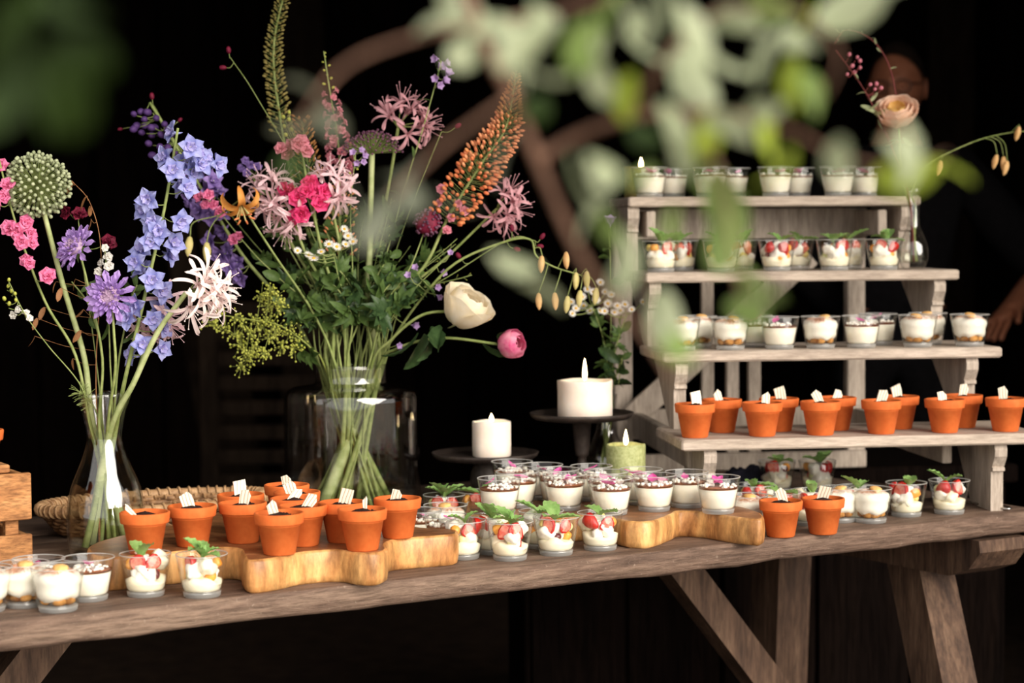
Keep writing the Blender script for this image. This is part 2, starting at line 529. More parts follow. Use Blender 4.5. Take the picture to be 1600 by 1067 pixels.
M_['fgleaf'] = petal_mat('silvery_green_leaf', (146, 158, 120), (188, 195, 164), 0.4, 25, 0.35)  # pale tone imitates backlight and sky sheen on the leaves
M_['fgyellow'] = petal_mat('yellow_green_leaf', (150, 170, 50), (178, 194, 84), 0.5, 25, 0.4)
M_['fggreen'] = petal_mat('soft_green_leaf', (112, 140, 70), (150, 170, 104), 0.45, 25, 0.4)
M_['fgdark'] = petal_mat('shaded_green_leaf', (26, 42, 8), (44, 64, 14), 0.25, 25, 0.6)  # deep shade put into the leaf colour
M_['fgdull'] = petal_mat('dull_grey_green_leaf', (92, 98, 82), (124, 128, 110), 0.3, 25, 0.6)  # greyed darker so that shade is part of the colour
M_['bark'] = plain('reddish_twig_bark', (88, 64, 52), (120, 90, 74), 60, 0.8, 0.2, 0.3)

# ---------------------------------------------------------------- the setting: a dark barn, open towards the camera
TZ = 0.76                              # table height
struct(MB().box((0.6, 5.6, -0.05), (9.0, 8.0, 0.1)).build('floor', M_['floor'], smooth=False))
struct(MB().box((0.0, -6.0, -0.075), (60.0, 15.2, 0.1)).build('floor_yard', M_['yard'], smooth=False))
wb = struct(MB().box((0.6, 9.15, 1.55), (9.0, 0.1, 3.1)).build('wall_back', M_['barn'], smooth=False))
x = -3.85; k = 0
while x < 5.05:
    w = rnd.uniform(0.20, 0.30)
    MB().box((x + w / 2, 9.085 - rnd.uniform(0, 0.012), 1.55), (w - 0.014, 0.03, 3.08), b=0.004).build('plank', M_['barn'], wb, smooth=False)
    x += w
wl = struct(MB().box((-3.95, 5.2, 1.55), (0.1, 8.0, 3.1)).build('wall_left', M_['barn'], smooth=False))  # unseen; front end carried forward to block sky on the left
wr = struct(MB().box((2.45, 6.1, 1.55), (0.1, 6.0, 3.1)).build('wall_right', M_['barn'], smooth=False))  # unseen; set close in to keep sun off the background
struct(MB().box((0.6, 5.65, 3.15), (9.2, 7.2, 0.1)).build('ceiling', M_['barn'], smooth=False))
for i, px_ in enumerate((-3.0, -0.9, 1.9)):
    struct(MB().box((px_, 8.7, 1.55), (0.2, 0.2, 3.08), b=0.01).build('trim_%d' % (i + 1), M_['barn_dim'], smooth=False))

struct(MB().box((0.6, 2.12, 2.85), (9.2, 0.16, 0.5), b=0.01).build('trim_4', M_['barn_dim'], smooth=False))   # added unseen beam over the open front, keeps light off the back
# slatted shutter and loose boards leaning in the dark
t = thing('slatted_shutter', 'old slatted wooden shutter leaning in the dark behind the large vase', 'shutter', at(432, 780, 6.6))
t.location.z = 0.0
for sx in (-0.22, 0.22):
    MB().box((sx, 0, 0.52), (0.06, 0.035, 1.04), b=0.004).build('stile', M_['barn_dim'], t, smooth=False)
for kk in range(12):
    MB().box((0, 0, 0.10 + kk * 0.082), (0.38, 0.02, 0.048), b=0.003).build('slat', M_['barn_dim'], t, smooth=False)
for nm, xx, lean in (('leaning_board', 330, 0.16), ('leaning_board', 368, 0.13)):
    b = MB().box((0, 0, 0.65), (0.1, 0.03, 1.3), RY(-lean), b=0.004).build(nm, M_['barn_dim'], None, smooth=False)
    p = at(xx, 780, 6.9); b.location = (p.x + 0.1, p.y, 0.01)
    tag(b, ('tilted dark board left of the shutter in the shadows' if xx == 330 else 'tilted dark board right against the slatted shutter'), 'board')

# ---------------------------------------------------------------- table
TA = math.radians(30.6)
TC = Vector((0.925, 3.456, 0))
TW, TLEN, TT = 0.92, 2.9, 0.037
E1 = Vector((math.cos(TA), math.sin(TA), 0)); E2 = Vector((-math.sin(TA), math.cos(TA), 0))
table = thing('trestle_table', 'long weathered wooden trestle table that carries all the desserts', 'table', TC, TA)
def plank_mesh(x0, x1, y0, y1, z0, z1, seed, rough_front=False):
    mb = MB(); n = 70; vs = []; fs = []
    for i in range(n + 1):
        x = x0 + (x1 - x0) * i / n
        wv = lambda a, s: a * noise.noise(Vector((x * 3.1, s, seed))) + 0.5 * a * noise.noise(Vector((x * 13, s + 4, seed)))
        fr = y0 + (wv(0.006, 1) if rough_front else 0)
        lo = z0 + (wv(0.006, 2) if rough_front else 0)
        top = z1
        pr = [(fr + 0.006, lo), (fr + 0.001, lo + 0.005), (fr, top - 0.005), (fr + 0.0015, top - 0.0012), (fr + 0.005, top), (y1 - 0.003, top), (y1, top - 0.004), (y1, z0 + 0.004), (y1 - 0.004, z0)]
        vs += [(x, a, b) for a, b in pr]
    m = 9
    for i in range(n):
        for j in range(m):
            a = i * m + j; b = i * m + (j + 1) % m
            fs.append((a, a + m, b + m, b))
    fs.append(tuple(range(m))); fs.append(tuple(range(n * m + m - 1, n * m - 1, -1)))
    return mb.add(vs, fs)
yy = [0, 0.235, 0.46, 0.70, TW]
for i in range(4):
    plank_mesh(-TLEN, 0.012 * math.sin(i * 2.1), yy[i] + (0.0015 if i else 0), yy[i + 1] - 0.0015, TZ - TT, TZ, i * 7.3, i == 0).build('plank', M_['table'], table)
D_TR = (-0.10, -2.05)                  # where the two trestles stand along the table
for d in D_TR:
    prof = [(-0.005, -0.0), (-0.008, -0.02), (0.02, -0.052), (0.07, -0.07), (0.4, -0.072), (0.81, -0.07), (0.86, -0.05), (0.89, -0.02), (0.888, 0)]
    vs = []
    for sx in (-0.055, 0.055):
        vs += [(d + sx, a, TZ - TT - 0.004 + b) for a, b in prof]
    m = len(prof)
    fs = [tuple(range(m)), tuple(range(2 * m - 1, m - 1, -1))] + [(i, i + m, (i + 1) % m + m, (i + 1) % m) for i in range(m)]
    MB().add(vs, fs).build('cross_beam', M_['trestle'], table, smooth=False)
    for y_top, y_bot in ((0.205, 0.0), (0.60, 0.635)):
        mb = MB(); vs = []
        for (yc, z) in ((y_bot, 0.0), (y_top, TZ - TT - 0.07)):
            vs += [(d + i * 0.040, yc + j * 0.043, z) for i, j in ((-1, -1), (1, -1), (1, 1), (-1, 1))]
        mb.add(vs, [(3, 2, 1, 0), (4, 5, 6, 7), (0, 1, 5, 4), (1, 2, 6, 5), (2, 3, 7, 6), (3, 0, 4, 7)])
        mb.build('leg', M_['trestle'], table, smooth=False)
    MB().box((d, 0.42, 0.16), (0.05, 0.62, 0.07), b=0.005).build('stretcher', M_['trestle'], table, smooth=False)
for d0, d1 in ((-0.545, -0.10), (-1.585, -2.05)):
    mb = MB(); vs = []
    for (xc, z) in ((d1, 0.19), (d0, TZ - TT - 0.003)):
        vs += [(xc + i * 0.038, 0.42 + j * 0.026, z) for i, j in ((-1, -1), (1, -1), (1, 1), (-1, 1))]
    mb.add(vs, [(3, 2, 1, 0), (4, 5, 6, 7), (0, 1, 5, 4), (1, 2, 6, 5), (2, 3, 7, 6), (3, 0, 4, 7)])
    mb.build('brace', M_['trestle'], table, smooth=False)

# ---------------------------------------------------------------- stepped shelf
SA = math.radians(6.5)
SC = Vector((0.598, 3.392, TZ))
SH = [0.138, 0.278, 0.415, 0.557]      # shelf tops above the table
SV = [0.0, 0.16, 0.32, 0.48]           # their front edges
SU = [(-0.314, 0.322), (-0.315, 0.307), (-0.316, 0.282), (-0.320, 0.259)]
STH, SD = 0.019, 0.235
stand = thing('stepped_shelf', 'grey limed wooden display shelf with four stepped boards', 'shelf', SC, SA)
def shelf_pt(u, v, k):                 # world point on top of shelf k
    return SC + Matrix.Rotation(SA, 3, 'Z') @ Vector((u, v, SH[k]))
def shelf_at(xpx, v, k):               # the point on shelf k at depth v under image column xpx
    lo, hi = -0.6, 0.6
    for _ in range(40):
        mid = (lo + hi) / 2
        p = shelf_pt(mid, v, k) - CAM
        q = 800 + FPX * p.dot(CR) / p.dot(_f)
        if q < xpx: lo = mid
        else: hi = mid
    return shelf_pt(lo, v, k)
for k in range(4):
    u0, u1 = SU[k]
    MB().box(((u0 + u1) / 2, SV[k] + SD / 2, SH[k] - STH / 2), (u1 - u0, SD, STH), b=0.003).build('shelf_board', M_['shelf'], stand, smooth=False)
BU = [(-0.262, 0.250), (-0.279, 0.255), (-0.296, 0.248), (-0.308, 0.235)]
for k in range(4):
    top = SH[k] - STH
    bot = SH[k - 1] if k else 0.0
    v0 = SV[k] + 0.030
    pr = [(v0 - 0.016, top), (v0 - 0.020, top - 0.010), (v0 - 0.019, top - 0.022), (v0 - 0.009, top - 0.036), (v0 - 0.005, top - 0.041),
          (v0 - 0.009, top - 0.043), (v0 - 0.009, top - 0.048), (v0, top - 0.050), (v0, bot)]
    pr += [(v0 + (0.10 if k == 0 else 0.044), bot), (SV[k] + SD - 0.012, top)]
    m = len(pr)
    for u in BU[k]:
        vs = [(u - 0.011, a, b) for a, b in pr] + [(u + 0.011, a, b) for a, b in pr]
        fs = [tuple(range(m - 1, -1, -1)), tuple(range(m, 2 * m))] + [(i, (i + 1) % m, (i + 1) % m + m, i + m) for i in range(m)]
        MB().add(vs, fs).build('bracket', M_['shelf_side'], stand, smooth=False)
VB = 0.70
for u in (-0.296, 0.190):
    MB().box((u, VB, (SH[3] - STH) / 2), (0.038, 0.03, SH[3] - STH - 0.002), b=0.003).build('back_leg', M_['shelf_side'], stand, smooth=False)
for u, z1 in ((-0.120, 0.40), (-0.068, 0.262), (-0.022, 0.40)):
    MB().box((u, VB, z1 / 2 + 0.001), (0.026, 0.018, z1 - 0.002), b=0.002).build('slat', M_['shelf_side'], stand, smooth=False)
MB().box((-0.053, VB - 0.024, 0.505), (0.52, 0.016, 0.062), b=0.002).build('back_rail', M_['shelf_side'], stand, smooth=False)
MB().box((-0.053, VB - 0.024, 0.10), (0.52, 0.016, 0.06), b=0.002).build('back_rail', M_['shelf_side'], stand, smooth=False)
MB().box((-0.053, VB - 0.024, 0.02), (0.52, 0.016, 0.035), b=0.002).build('back_rail', M_['shelf_side'], stand, smooth=False)
a0, a1 = Vector((-0.285, VB - 0.04, 0.115)), Vector((0.085, VB - 0.04, 0.44))
dv = a1 - a0
MB().box((0, 0, 0), (dv.length, 0.014, 0.048), T((a0 + a1) / 2) @ RY(-math.atan2(dv.z, dv.x)), b=0.002).build('diagonal_brace', M_['shelf_side'], stand, smooth=False)
for u in (-0.272, 0.188):              # side stretchers from the brackets to the back legs
    MB().box((u, 0.41, 0.10), (0.018, 0.60, 0.05), RX(0), b=0.002).build('side_stretcher', M_['shelf_side'], stand, smooth=False)
    MB().box((u, 0.60, 0.505), (0.018, 0.20, 0.05), b=0.002).build('side_stretcher', M_['shelf_side'], stand, smooth=False)

# added bench behind the table to black out the space and carry shelf legs
bp = SC + Matrix.Rotation(SA, 3, 'Z') @ Vector((-0.05, VB + 0.06, 0))
backing_box = thing('dark_chest', 'black wooden chest behind the table under the back of the shelf', 'chest', (bp.x, bp.y, 0), SA)
MB().box((0.06, 0.10, 0.36), (1.02, 0.30, 0.72), b=0.004).build('chest_body', M_['barn'], backing_box, smooth=False)
MB().box((0.06, 0.10, 0.7395), (1.06, 0.34, 0.039), b=0.004).build('lid', M_['barn'], backing_box, smooth=False)
for i in range(5):
    MB().box((0.06 - 0.40 + i * 0.2, -0.056, 0.36), (0.19, 0.010, 0.70), b=0.002).build('front_plank', M_['barn'], backing_box, smooth=False)

# ---------------------------------------------------------------- olive wood boards
def slab(name, label, outline, h, cat='board'):
    z = TZ + h
    P = [on(x, y, z) for x, y in outline]
    P = crom(P + [P[0]], 5)[:-1]
    c = sum(P, Vector()) / len(P)
    c.z = TZ
    loc = [Vector((p.x - c.x, p.y - c.y, 0)) for p in P]
    n = len(loc)
    area = sum(loc[i].x * loc[(i + 1) % n].y - loc[(i + 1) % n].x * loc[i].y for i in range(n))
    if area < 0:
        loc.reverse()
    nrm = []
    for i in range(n):
        d = (loc[(i + 1) % n] - loc[i - 1]).normalized()
        nrm.append(Vector((-d.y, d.x, 0)))
    vs = []; fs = []; mb = MB()
    rings = [(0.006, 0.0), (0.001, 0.003), (0.0, 0.010), (-0.0008, h * 0.5), (0.0, h - 0.005), (0.0012, h - 0.0015), (0.0045, h)]
    for ins, zz in rings:
        for p, q in zip(loc, nrm):
            wb_ = 0.002 * noise.noise(Vector((p.x * 25, p.y * 25, zz * 30)))
            vs.append((p.x + q.x * (ins + wb_), p.y + q.y * (ins + wb_), zz))
    for k in range(len(rings) - 1):
        for i in range(n):
            j = (i + 1) % n
            fs.append((k * n + i, k * n + j, k * n + n + j, k * n + n + i))
    mb.add(vs, fs)
    mb.add(vs[:n], [tuple(range(n - 1, -1, -1))])
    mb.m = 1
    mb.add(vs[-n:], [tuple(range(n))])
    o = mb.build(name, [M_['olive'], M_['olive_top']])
    o.location = c
    return tag(o, label, cat)
BH1, BH2 = 0.047, 0.043
slab('olive_wood_board', 'thick irregular olive wood slab under the terracotta pots at left',
     [(169, 872), (270, 862), (345, 855), (374, 858), (379, 867), (387, 875), (427, 872), (471, 863), (524, 859), (563, 864), (592, 863), (605, 857), (603, 850), (616, 843), (655, 839), (707, 835), (715, 831),
      (707, 826), (647, 822), (600, 800), (520, 788), (440, 786), (360, 796), (260, 822), (180, 838), (140, 852), (142, 866)], BH1)
slab('olive_wood_board', 'shorter lobed olive wood slab under the group of panna cotta cups',
     [(980, 814), (1006, 815), (1027, 812), (1051, 803), (1061, 798), (1098, 800), (1137, 806), (1182, 811), (1193, 808), (1190, 802), (1174, 795), (1148, 789),
      (1110, 783), (1060, 778), (980, 775), (900, 771), (830, 765), (775, 765), (742, 776), (728, 790), (745, 806), (800, 810), (860, 807), (920, 804), (950, 808)], BH2)

# ---------------------------------------------------------------- wooden crate at the left edge
cr = on(52, 884, TZ)
crate = thing('wooden_crate', 'rough wooden slat crate at the left edge of the table', 'crate', (cr.x, cr.y, TZ), TA)
CL, CD = 0.42, 0.24
for y in (0.006, CD - 0.006):
    for z0, z1 in ((0.002, 0.048), (0.070, 0.140)):
        MB().box((-CL / 2, y, (z0 + z1) / 2), (CL, 0.011, z1 - z0), b=0.0015).build('slat', M_['crate'], crate, smooth=False)
for x in (-0.012 - 0.006, -CL + 0.018):
    for z0, z1 in ((0.002, 0.046), (0.072, 0.136)):
        MB().box((x + (0.012 if x > -0.1 else -0.012), CD / 2, (z0 + z1) / 2), (0.011, CD - 0.026, z1 - z0), b=0.0015).build('end_slat', M_['crate'], crate, smooth=False)
for x in (-0.027, -CL + 0.027):
    for y in (0.0205, CD - 0.0205):
        MB().box((x, y, 0.069), (0.02, 0.016, 0.134), b=0.001).build('corner_post', M_['crate'], crate, smooth=False)
for k in range(3):
    MB().box((-CL / 2, 0.055 + k * 0.065, 0.006), (CL - 0.03, 0.056, 0.008), b=0.001).build('bottom_board', M_['crate'], crate, smooth=False)
for y in (0.035, 0.10, 0.165, 0.215):
    MB().box((-CL / 2 - 0.014, y, 0.147), (CL - 0.03, 0.05, 0.012), RZ(0.0), b=0.0015).build('top_board', M_['crate'], crate, smooth=False)

# ---------------------------------------------------------------- wicker tray
wc = Vector((-0.600, 3.315, TZ))
tray = thing('wicker_tray', 'oval woven wicker tray behind the carafe and the left pots', 'basket', wc, TA - 0.05)
RA, RB = 0.190, 0.095
def oval(k, a, ex=0.0):
    z = 0.004 + 0.042 * k
    s_ = 0.80 + 0.20 * k ** 0.7
    return Vector(((RA * s_ + ex) * math.cos(a), (RB * s_ + ex) * math.sin(a), z))
NS = 56
for q in range(6):
    kq = (q + 0.5) / 6.6
    pts = [oval(kq, 2 * PI * i / (NS * 2), 0.0035 * (1 if (i // 2 + q) % 2 else -1) * (1 if i % 2 else 0.9)) for i in range(NS * 2 + 1)]
    MB().tube(pts, 0.0048, 5, False).build('woven_strand', M_['wicker'], tray)
for i in range(NS):
    a = 2 * PI * (i + 0.25) / NS
    MB().tube([oval(k / 4, a) for k in range(5)], 0.0026, 4).build('stake', M_['wicker'], tray)
MB().tube([oval(1.0, 2 * PI * i / 72) for i in range(73)], 0.0085, 8, False).build('rim', M_['wickerl'], tray)
for i in range(64):
    a = 2 * PI * i / 64
    c = oval(1.0, a)
    tg = (oval(1.0, a + 0.01) - oval(1.0, a - 0.01)).normalized()
    nr = Vector((0, 0, 1)).cross(tg)
    pts = [c + (nr * math.cos(b) + Vector((0, 0, 1)) * math.sin(b)) * 0.0098 + tg * (0.009 * b / (2 * PI)) for b in [2 * PI * j / 10 for j in range(11)]]
    MB().tube(pts, 0.0026, 4, False).build('rim_wrap', M_['wickerl'], tray)
MB().lathe([(0.001, 0.002), (1.0, 0.002), (1.0, 0.007), (0.001, 0.007)], 40, Matrix.Diagonal((RA * 0.82, RB * 0.82, 1, 1))).build('tray_floor', M_['wicker'], tray)

# ---------------------------------------------------------------- vases
def vase(name, label, px, py, prof_out, th, water_z, mat='vaseglass', loc=None):
    p = on(px, py, TZ) if loc is None else loc
    t = thing(name, label, 'vase', p)
    pi = [(max(0.0005, r - th), z) for r, z in reversed(prof_out) if z > 0.012]
    prof = prof_out + [((prof_out[-1][0] + pi[0][0]) / 2, prof_out[-1][1] + 0.0012)] + pi + [(0.0005, 0.010)]
    MB().lathe(prof, 48).build('glass_body', M_[mat], t)
    if water_z:
        wp = [(r - th - 0.0006, z) for r, z in prof_out if 0.012 < z < water_z]
        # interpolate the water line
        for (r0, z0), (r1, z1) in zip(prof_out, prof_out[1:]):
            if z0 <= water_z <= z1 and z1 > z0:
                wp.append((r0 + (r1 - r0) * (water_z - z0) / (z1 - z0) - th - 0.0006, water_z)); break
        MB().lathe([(0.0005, 0.0115), (wp[0][0], 0.0115)] + wp + [(0.0005, water_z)], 40).build('water', M_['water'], t)
    return t, p
def smooth_prof(pts, n=5):
    return [(q.x, q.y) for q in crom([Vector((a, b, 0)) for a, b in pts], n)]
# large shouldered jar
jar_t, JAR = vase('jar_vase', 'large clear glass jar vase with short neck holding the big bouquet', 552, 800,
    [(0.001, 0), (0.112, 0)] + smooth_prof([(0.116, 0.004), (0.1195, 0.02), (0.1195, 0.10), (0.119, 0.19), (0.117, 0.211), (0.106, 0.221), (0.080, 0.225), (0.066, 0.229), (0.0635, 0.236), (0.0635, 0.262)], 4), 0.003, 0.040)
car_t, CAR = vase('carafe', 'tall hourglass glass carafe holding the loose bunch of flowers at left', 167, 866,
    [(0.001, 0), (0.052, 0)] + smooth_prof([(0.057, 0.004), (0.060, 0.03), (0.0595, 0.07), (0.053, 0.105), (0.039, 0.14), (0.029, 0.17), (0.028, 0.19), (0.034, 0.22), (0.042, 0.250)], 4), 0.0024, 0.116)
dv_p = on(952, 768, TZ)
dai_t, DAI = vase('bottle_vase', 'clear glass bottle vase of daisies behind the tall candle stand', 0, 0,
    [(0.001, 0), (0.036, 0)] + smooth_prof([(0.040, 0.004), (0.042, 0.03), (0.041, 0.065), (0.032, 0.09), (0.0205, 0.115), (0.018, 0.15), (0.021, 0.185)], 4), 0.002, 0.07, loc=on(948, 770, TZ))
SVP = shelf_at(1427, SV[2] + 0.095, 2)
rv_t, RVS = vase('round_bottle_vase', 'small round bellied glass vase at the right end of the second shelf', 0, 0,
    [(0.001, 0), (0.018, 0)] + smooth_prof([(0.021, 0.002), (0.027, 0.015), (0.0285, 0.032), (0.025, 0.052), (0.016, 0.073), (0.0115, 0.09), (0.0115, 0.125), (0.0135, 0.155)], 4), 0.0016, 0.032, loc=SVP)

# ---------------------------------------------------------------- candles
def flame(parent, z, h=0.030, r=0.0042):
    mb = MB()
    pr = [(0.0002, 0), (r * 0.72, h * 0.10), (r, h * 0.28), (r * 0.85, h * 0.5), (r * 0.5, h * 0.75), (r * 0.18, h * 0.93), (0.0002, h)]
    mb.lathe(pr, 12)
    mb.build('flame', M_['flame'], parent, M=T(0.0, 0, z + 0.004))
    MB().tube([(0, 0, z - 0.004), (0.0004, 0, z + 0.004), (0.0012, 0, z + 0.009)], 0.0008, 5).build('wick', M_['wick'], parent)
def candle(label, p, r, h, mat, fl=0.03, seed=1, name='pillar_candle'):
    t = thing(name, label, 'candle', p)
    def wob(rr, z, a, k):
        e = 0.0012 * noise.noise(Vector((math.cos(a) * 2, math.sin(a) * 2, z * 18 + seed)))
        up = 0.0028 * noise.noise(Vector((math.cos(a) * 1.4, math.sin(a) * 1.4, seed * 3.1))) if z > h * 0.9 else 0
        return (rr + (e if rr > r * 0.6 else 0), z + up)
    MB().lathe([(0.001, 0), (r - 0.002, 0), (r, 0.002), (r, h * 0.35), (r, h * 0.7), (r + 0.0006, h - 0.004), (r, h), (r - 0.003, h - 0.0005), (r - 0.0045, h - 0.0040), (r * 0.5, h - 0.006), (0.001, h - 0.0065)], 36, wob=wob).build('wax_body', M_[mat], t)
    if mat != 'wax':
        MB().lathe([(0.001, h - 0.0064), (r - 0.006, h - 0.0056), (r - 0.006, h - 0.0045), (0.001, h - 0.005)], 28).build('melted_wax', M_['meltwax'], t)
    flame(t, h - 0.006, fl)
    return t
def cake_stand(label, p, r, h, foot=0.05, style=0):
    t = thing('candle_stand', label, 'candle stand', p)
    MB().lathe([(0.001, 0), (foot, 0), (foot, 0.004), (foot * 0.8, 0.008), (foot * 0.35, 0.014), (foot * 0.30, 0.016), (0.001, 0.016)], 32).build('foot', M_['iron'], t)
    if style == 0:
        pr = [(0.001, 0.014), (0.024, 0.014), (0.020, 0.03), (0.013, 0.055), (0.008, 0.075), (0.0075, 0.083), (0.012, 0.087), (0.012, 0.090), (0.0135, 0.1), (0.017, h - 0.010), (0.024, h - 0.004), (0.001, h - 0.004)]
    else:
        pr = [(0.001, 0.014), (0.014, 0.014), (0.014, 0.02), (0.022, 0.03), (0.028, h * 0.5), (0.026, h * 0.7), (0.018, h - 0.008), (0.028, h - 0.003), (0.001, h - 0.003)]
    MB().lathe(pr, 28).build('pedestal', M_['iron'], t)
    MB().lathe([(0.001, h - 0.004), (r * 0.6, h - 0.006), (r * 0.9, h - 0.002), (r * 0.97, h + 0.003), (r, h + 0.009), (r - 0.003, h + 0.0095), (r - 0.008, h + 0.003), (r * 0.85, h + 0.0015), (0.001, h + 0.001)], 48).build('plate', M_['iron'], t)
    return t
def top_at(px, py, Y):                  # ground point under a pixel at depth Y, and the height there
    p = at(px, py, Y)
    return Vector((p.x, p.y, TZ)), p.z - TZ
p1, h1 = top_at(758, 714, 3.57)
cake_stand('low black iron stand plate behind the panna cotta cups, with a small white candle', p1, 0.097, h1, 0.050, 1)
candle('small white pillar candle burning on the lower iron stand', Vector((p1.x + 0.012, p1.y, TZ + h1 + 0.0012)), 0.0345, 0.064, 'wax', 0.016, 2)
p2, h2 = top_at(909, 652, 3.60)
cake_stand('tall black iron stand with a slender pedestal and a wide white candle', p2, 0.095, h2, 0.05, 0)
candle('wide ivory pillar candle burning on the tall iron stand', Vector((p2.x + 0.006, p2.y, TZ + h2 + 0.0012)), 0.0498, 0.067, 'wax', 0.041, 5)
p3, h3 = top_at(978, 694, 3.42)
candle('sage green pillar candle burning on the table beside the shelf', p3, 0.0335, h3, 'greenwax', 0.028, 8)
p4 = shelf_pt(-0.268, SV[3] + 0.15, 3)
candle('olive green candle burning at the left end of the top shelf', p4, 0.0335, 0.062, 'ochrewax', 0.022, 11)

# spoon and cloth
sp0, sp1 = on(1568, 797, TZ), on(1512, 788, TZ)
spoon = thing('teaspoon', 'silver teaspoon lying at the right foot of the shelf', 'spoon', (sp0.x, sp0.y, TZ))
dv = Vector((sp1.x - sp0.x, sp1.y - sp0.y, 0))
ang = math.atan2(dv.y, dv.x)
MB().ell((0, 0, 0.0042), (0.017, 0.011, 0.004), 14, 8, RZ(ang)).build('bowl', M_['silver'], spoon)
MB().tube([RZ(ang) @ Vector((0.014 + (dv.length - 0.014) * i / 30, 0.0005 * math.sin(i * 1.4), 0.0036 + 0.001 * math.sin(i * 0.12) + 0.0006 * math.cos(i * 1.4))) for i in range(31)], [0.0015 + 0.0005 * (i % 2) for i in range(31)], 6).build('handle', M_['silver'], spoon)
cl = MB(); n = 22; vs = []; fs = []
cp = on(1172, 762, TZ)
for i in range(n + 1):
    for j in range(n + 1):
        a, b = i / n - 0.5, j / n - 0.5
        ed = max(0.0, 1 - (2 * max(abs(a), abs(b))) ** 4)
        vs.append((a * 0.11, b * 0.09, 0.003 + ed * (0.034 + 0.016 * noise.noise(Vector((a * 5, b * 5, 3))) + 0.008 * noise.noise(Vector((a * 14, b * 9, 1))))))
for i in range(n):
    for j in range(n):
        q = i * (n + 1) + j
        fs.append((q, q + n + 1, q + n + 2, q + 1))
nb = len(vs)
vs += [(a * 0.055, b * 0.045, 0.0002) for a, b in ((-1, -1), (1, -1), (1, 1), (-1, 1))]
fs.append((nb + 3, nb + 2, nb + 1, nb))
o = cl.add(vs, fs).build('folded_cloth', M_['navy']); o.location = (cp.x, cp.y, TZ)
tag(o, 'crumpled dark navy cloth under the lowest shelf', 'cloth')

# ---------------------------------------------------------------- dessert cups
CUP_R, CUP_H = 0.0356, 0.0575
def r_in(z):
    return 0.0256 + (z - 0.0090) * (0.0343 - 0.0256) / (CUP_H - 0.009)
rim_highlight_me = MB().tube([((CUP_R - 0.0006) * math.cos(2 * PI * i / 40), (CUP_R - 0.0006) * math.sin(2 * PI * i / 40), CUP_H + 0.0003) for i in range(41)], 0.00085, 6, False).mesh('cup_rim', M_['solidglass'])  # ring added to imitate the bright highlight along the rim
foot_me = MB().lathe([(0.0006, 0), (0.0238, 0), (0.0250, 0.0012), (0.0254, 0.0050), (0.0262, 0.0072), (0.0225, 0.0080), (0.0006, 0.0080)], 40).mesh('cup_foot', M_['solidglass'])
cup_me = MB().lathe([(0.0262, 0.0075), (0.0266, 0.0080), (0.0275, 0.010), (CUP_R - 0.0002, CUP_H - 0.0008), (CUP_R - 0.0007, CUP_H), (0.0345, CUP_H - 0.0005), (0.0343, CUP_H - 0.0015), (r_in(0.012), 0.012), (r_in(0.009) - 0.0002, 0.0085)], 40, close=True).mesh('cup_glass', M_['glass'])
def fill(z0, z1, mat, name, wob=None, n=32, top=None):
    e = 0.0004
    pr = [(0.0006, z0), (r_in(z0) - e - (0.002 if z0 < 0.0095 else 0), z0), (r_in(z0 + 0.003) - e, z0 + 0.003), (r_in((z0 + z1) / 2) - e, (z0 + z1) / 2), (r_in(z1) - e, z1)]
    pr += top or [(0.0006, z1)]
    return MB().lathe(pr, n, wob=wob).mesh(name, M_[mat])
panna_cream = fill(0.0088, 0.0388, 'cream', 'panna_cotta')
panna_caramel = fill(0.0390, 0.0410, 'caramel', 'caramel_layer')
def crumb_mesh(seed, z, R, n, size, mat, name):
    q = random.Random(seed); mb = MB()
    for _ in range(n):
        a = q.uniform(0, 2 * PI); r = R * math.sqrt(q.random())
        s_ = size * q.uniform(0.6, 1.3)
        mb.ell((r * math.cos(a), r * math.sin(a), z + s_ * 0.6 + q.uniform(0, size * 0.5)), (s_, s_ * q.uniform(0.7, 1), s_ * q.uniform(0.6, 0.9)), 6, 4, RZ(q.uniform(0, 6)), 0.35)
    return mb.mesh(name, M_[mat], smooth=True)
crumbs = [crumb_mesh(i, 0.0410, 0.0275, 34, 0.0031, 'crumble', 'white_crumble') for i in range(3)]
def rose_petal(seed):
    q = random.Random(seed); mb = MB()
    mb.petal(T(0, 0, 0) @ RZ(q.uniform(0, 6)), q.uniform(0.019, 0.027), q.uniform(0.009, 0.019), a0=q.uniform(1.4, 1.7), bend=q.uniform(-1.2, -0.4), cup=q.uniform(0.1, 0.3), nu=7, nv=4, ruf=0.001, seed=seed, r0=-0.010)
    return mb.mesh('pink_petal', M_['pinkpetal'])
petals_ = [rose_petal(i) for i in range(6)]
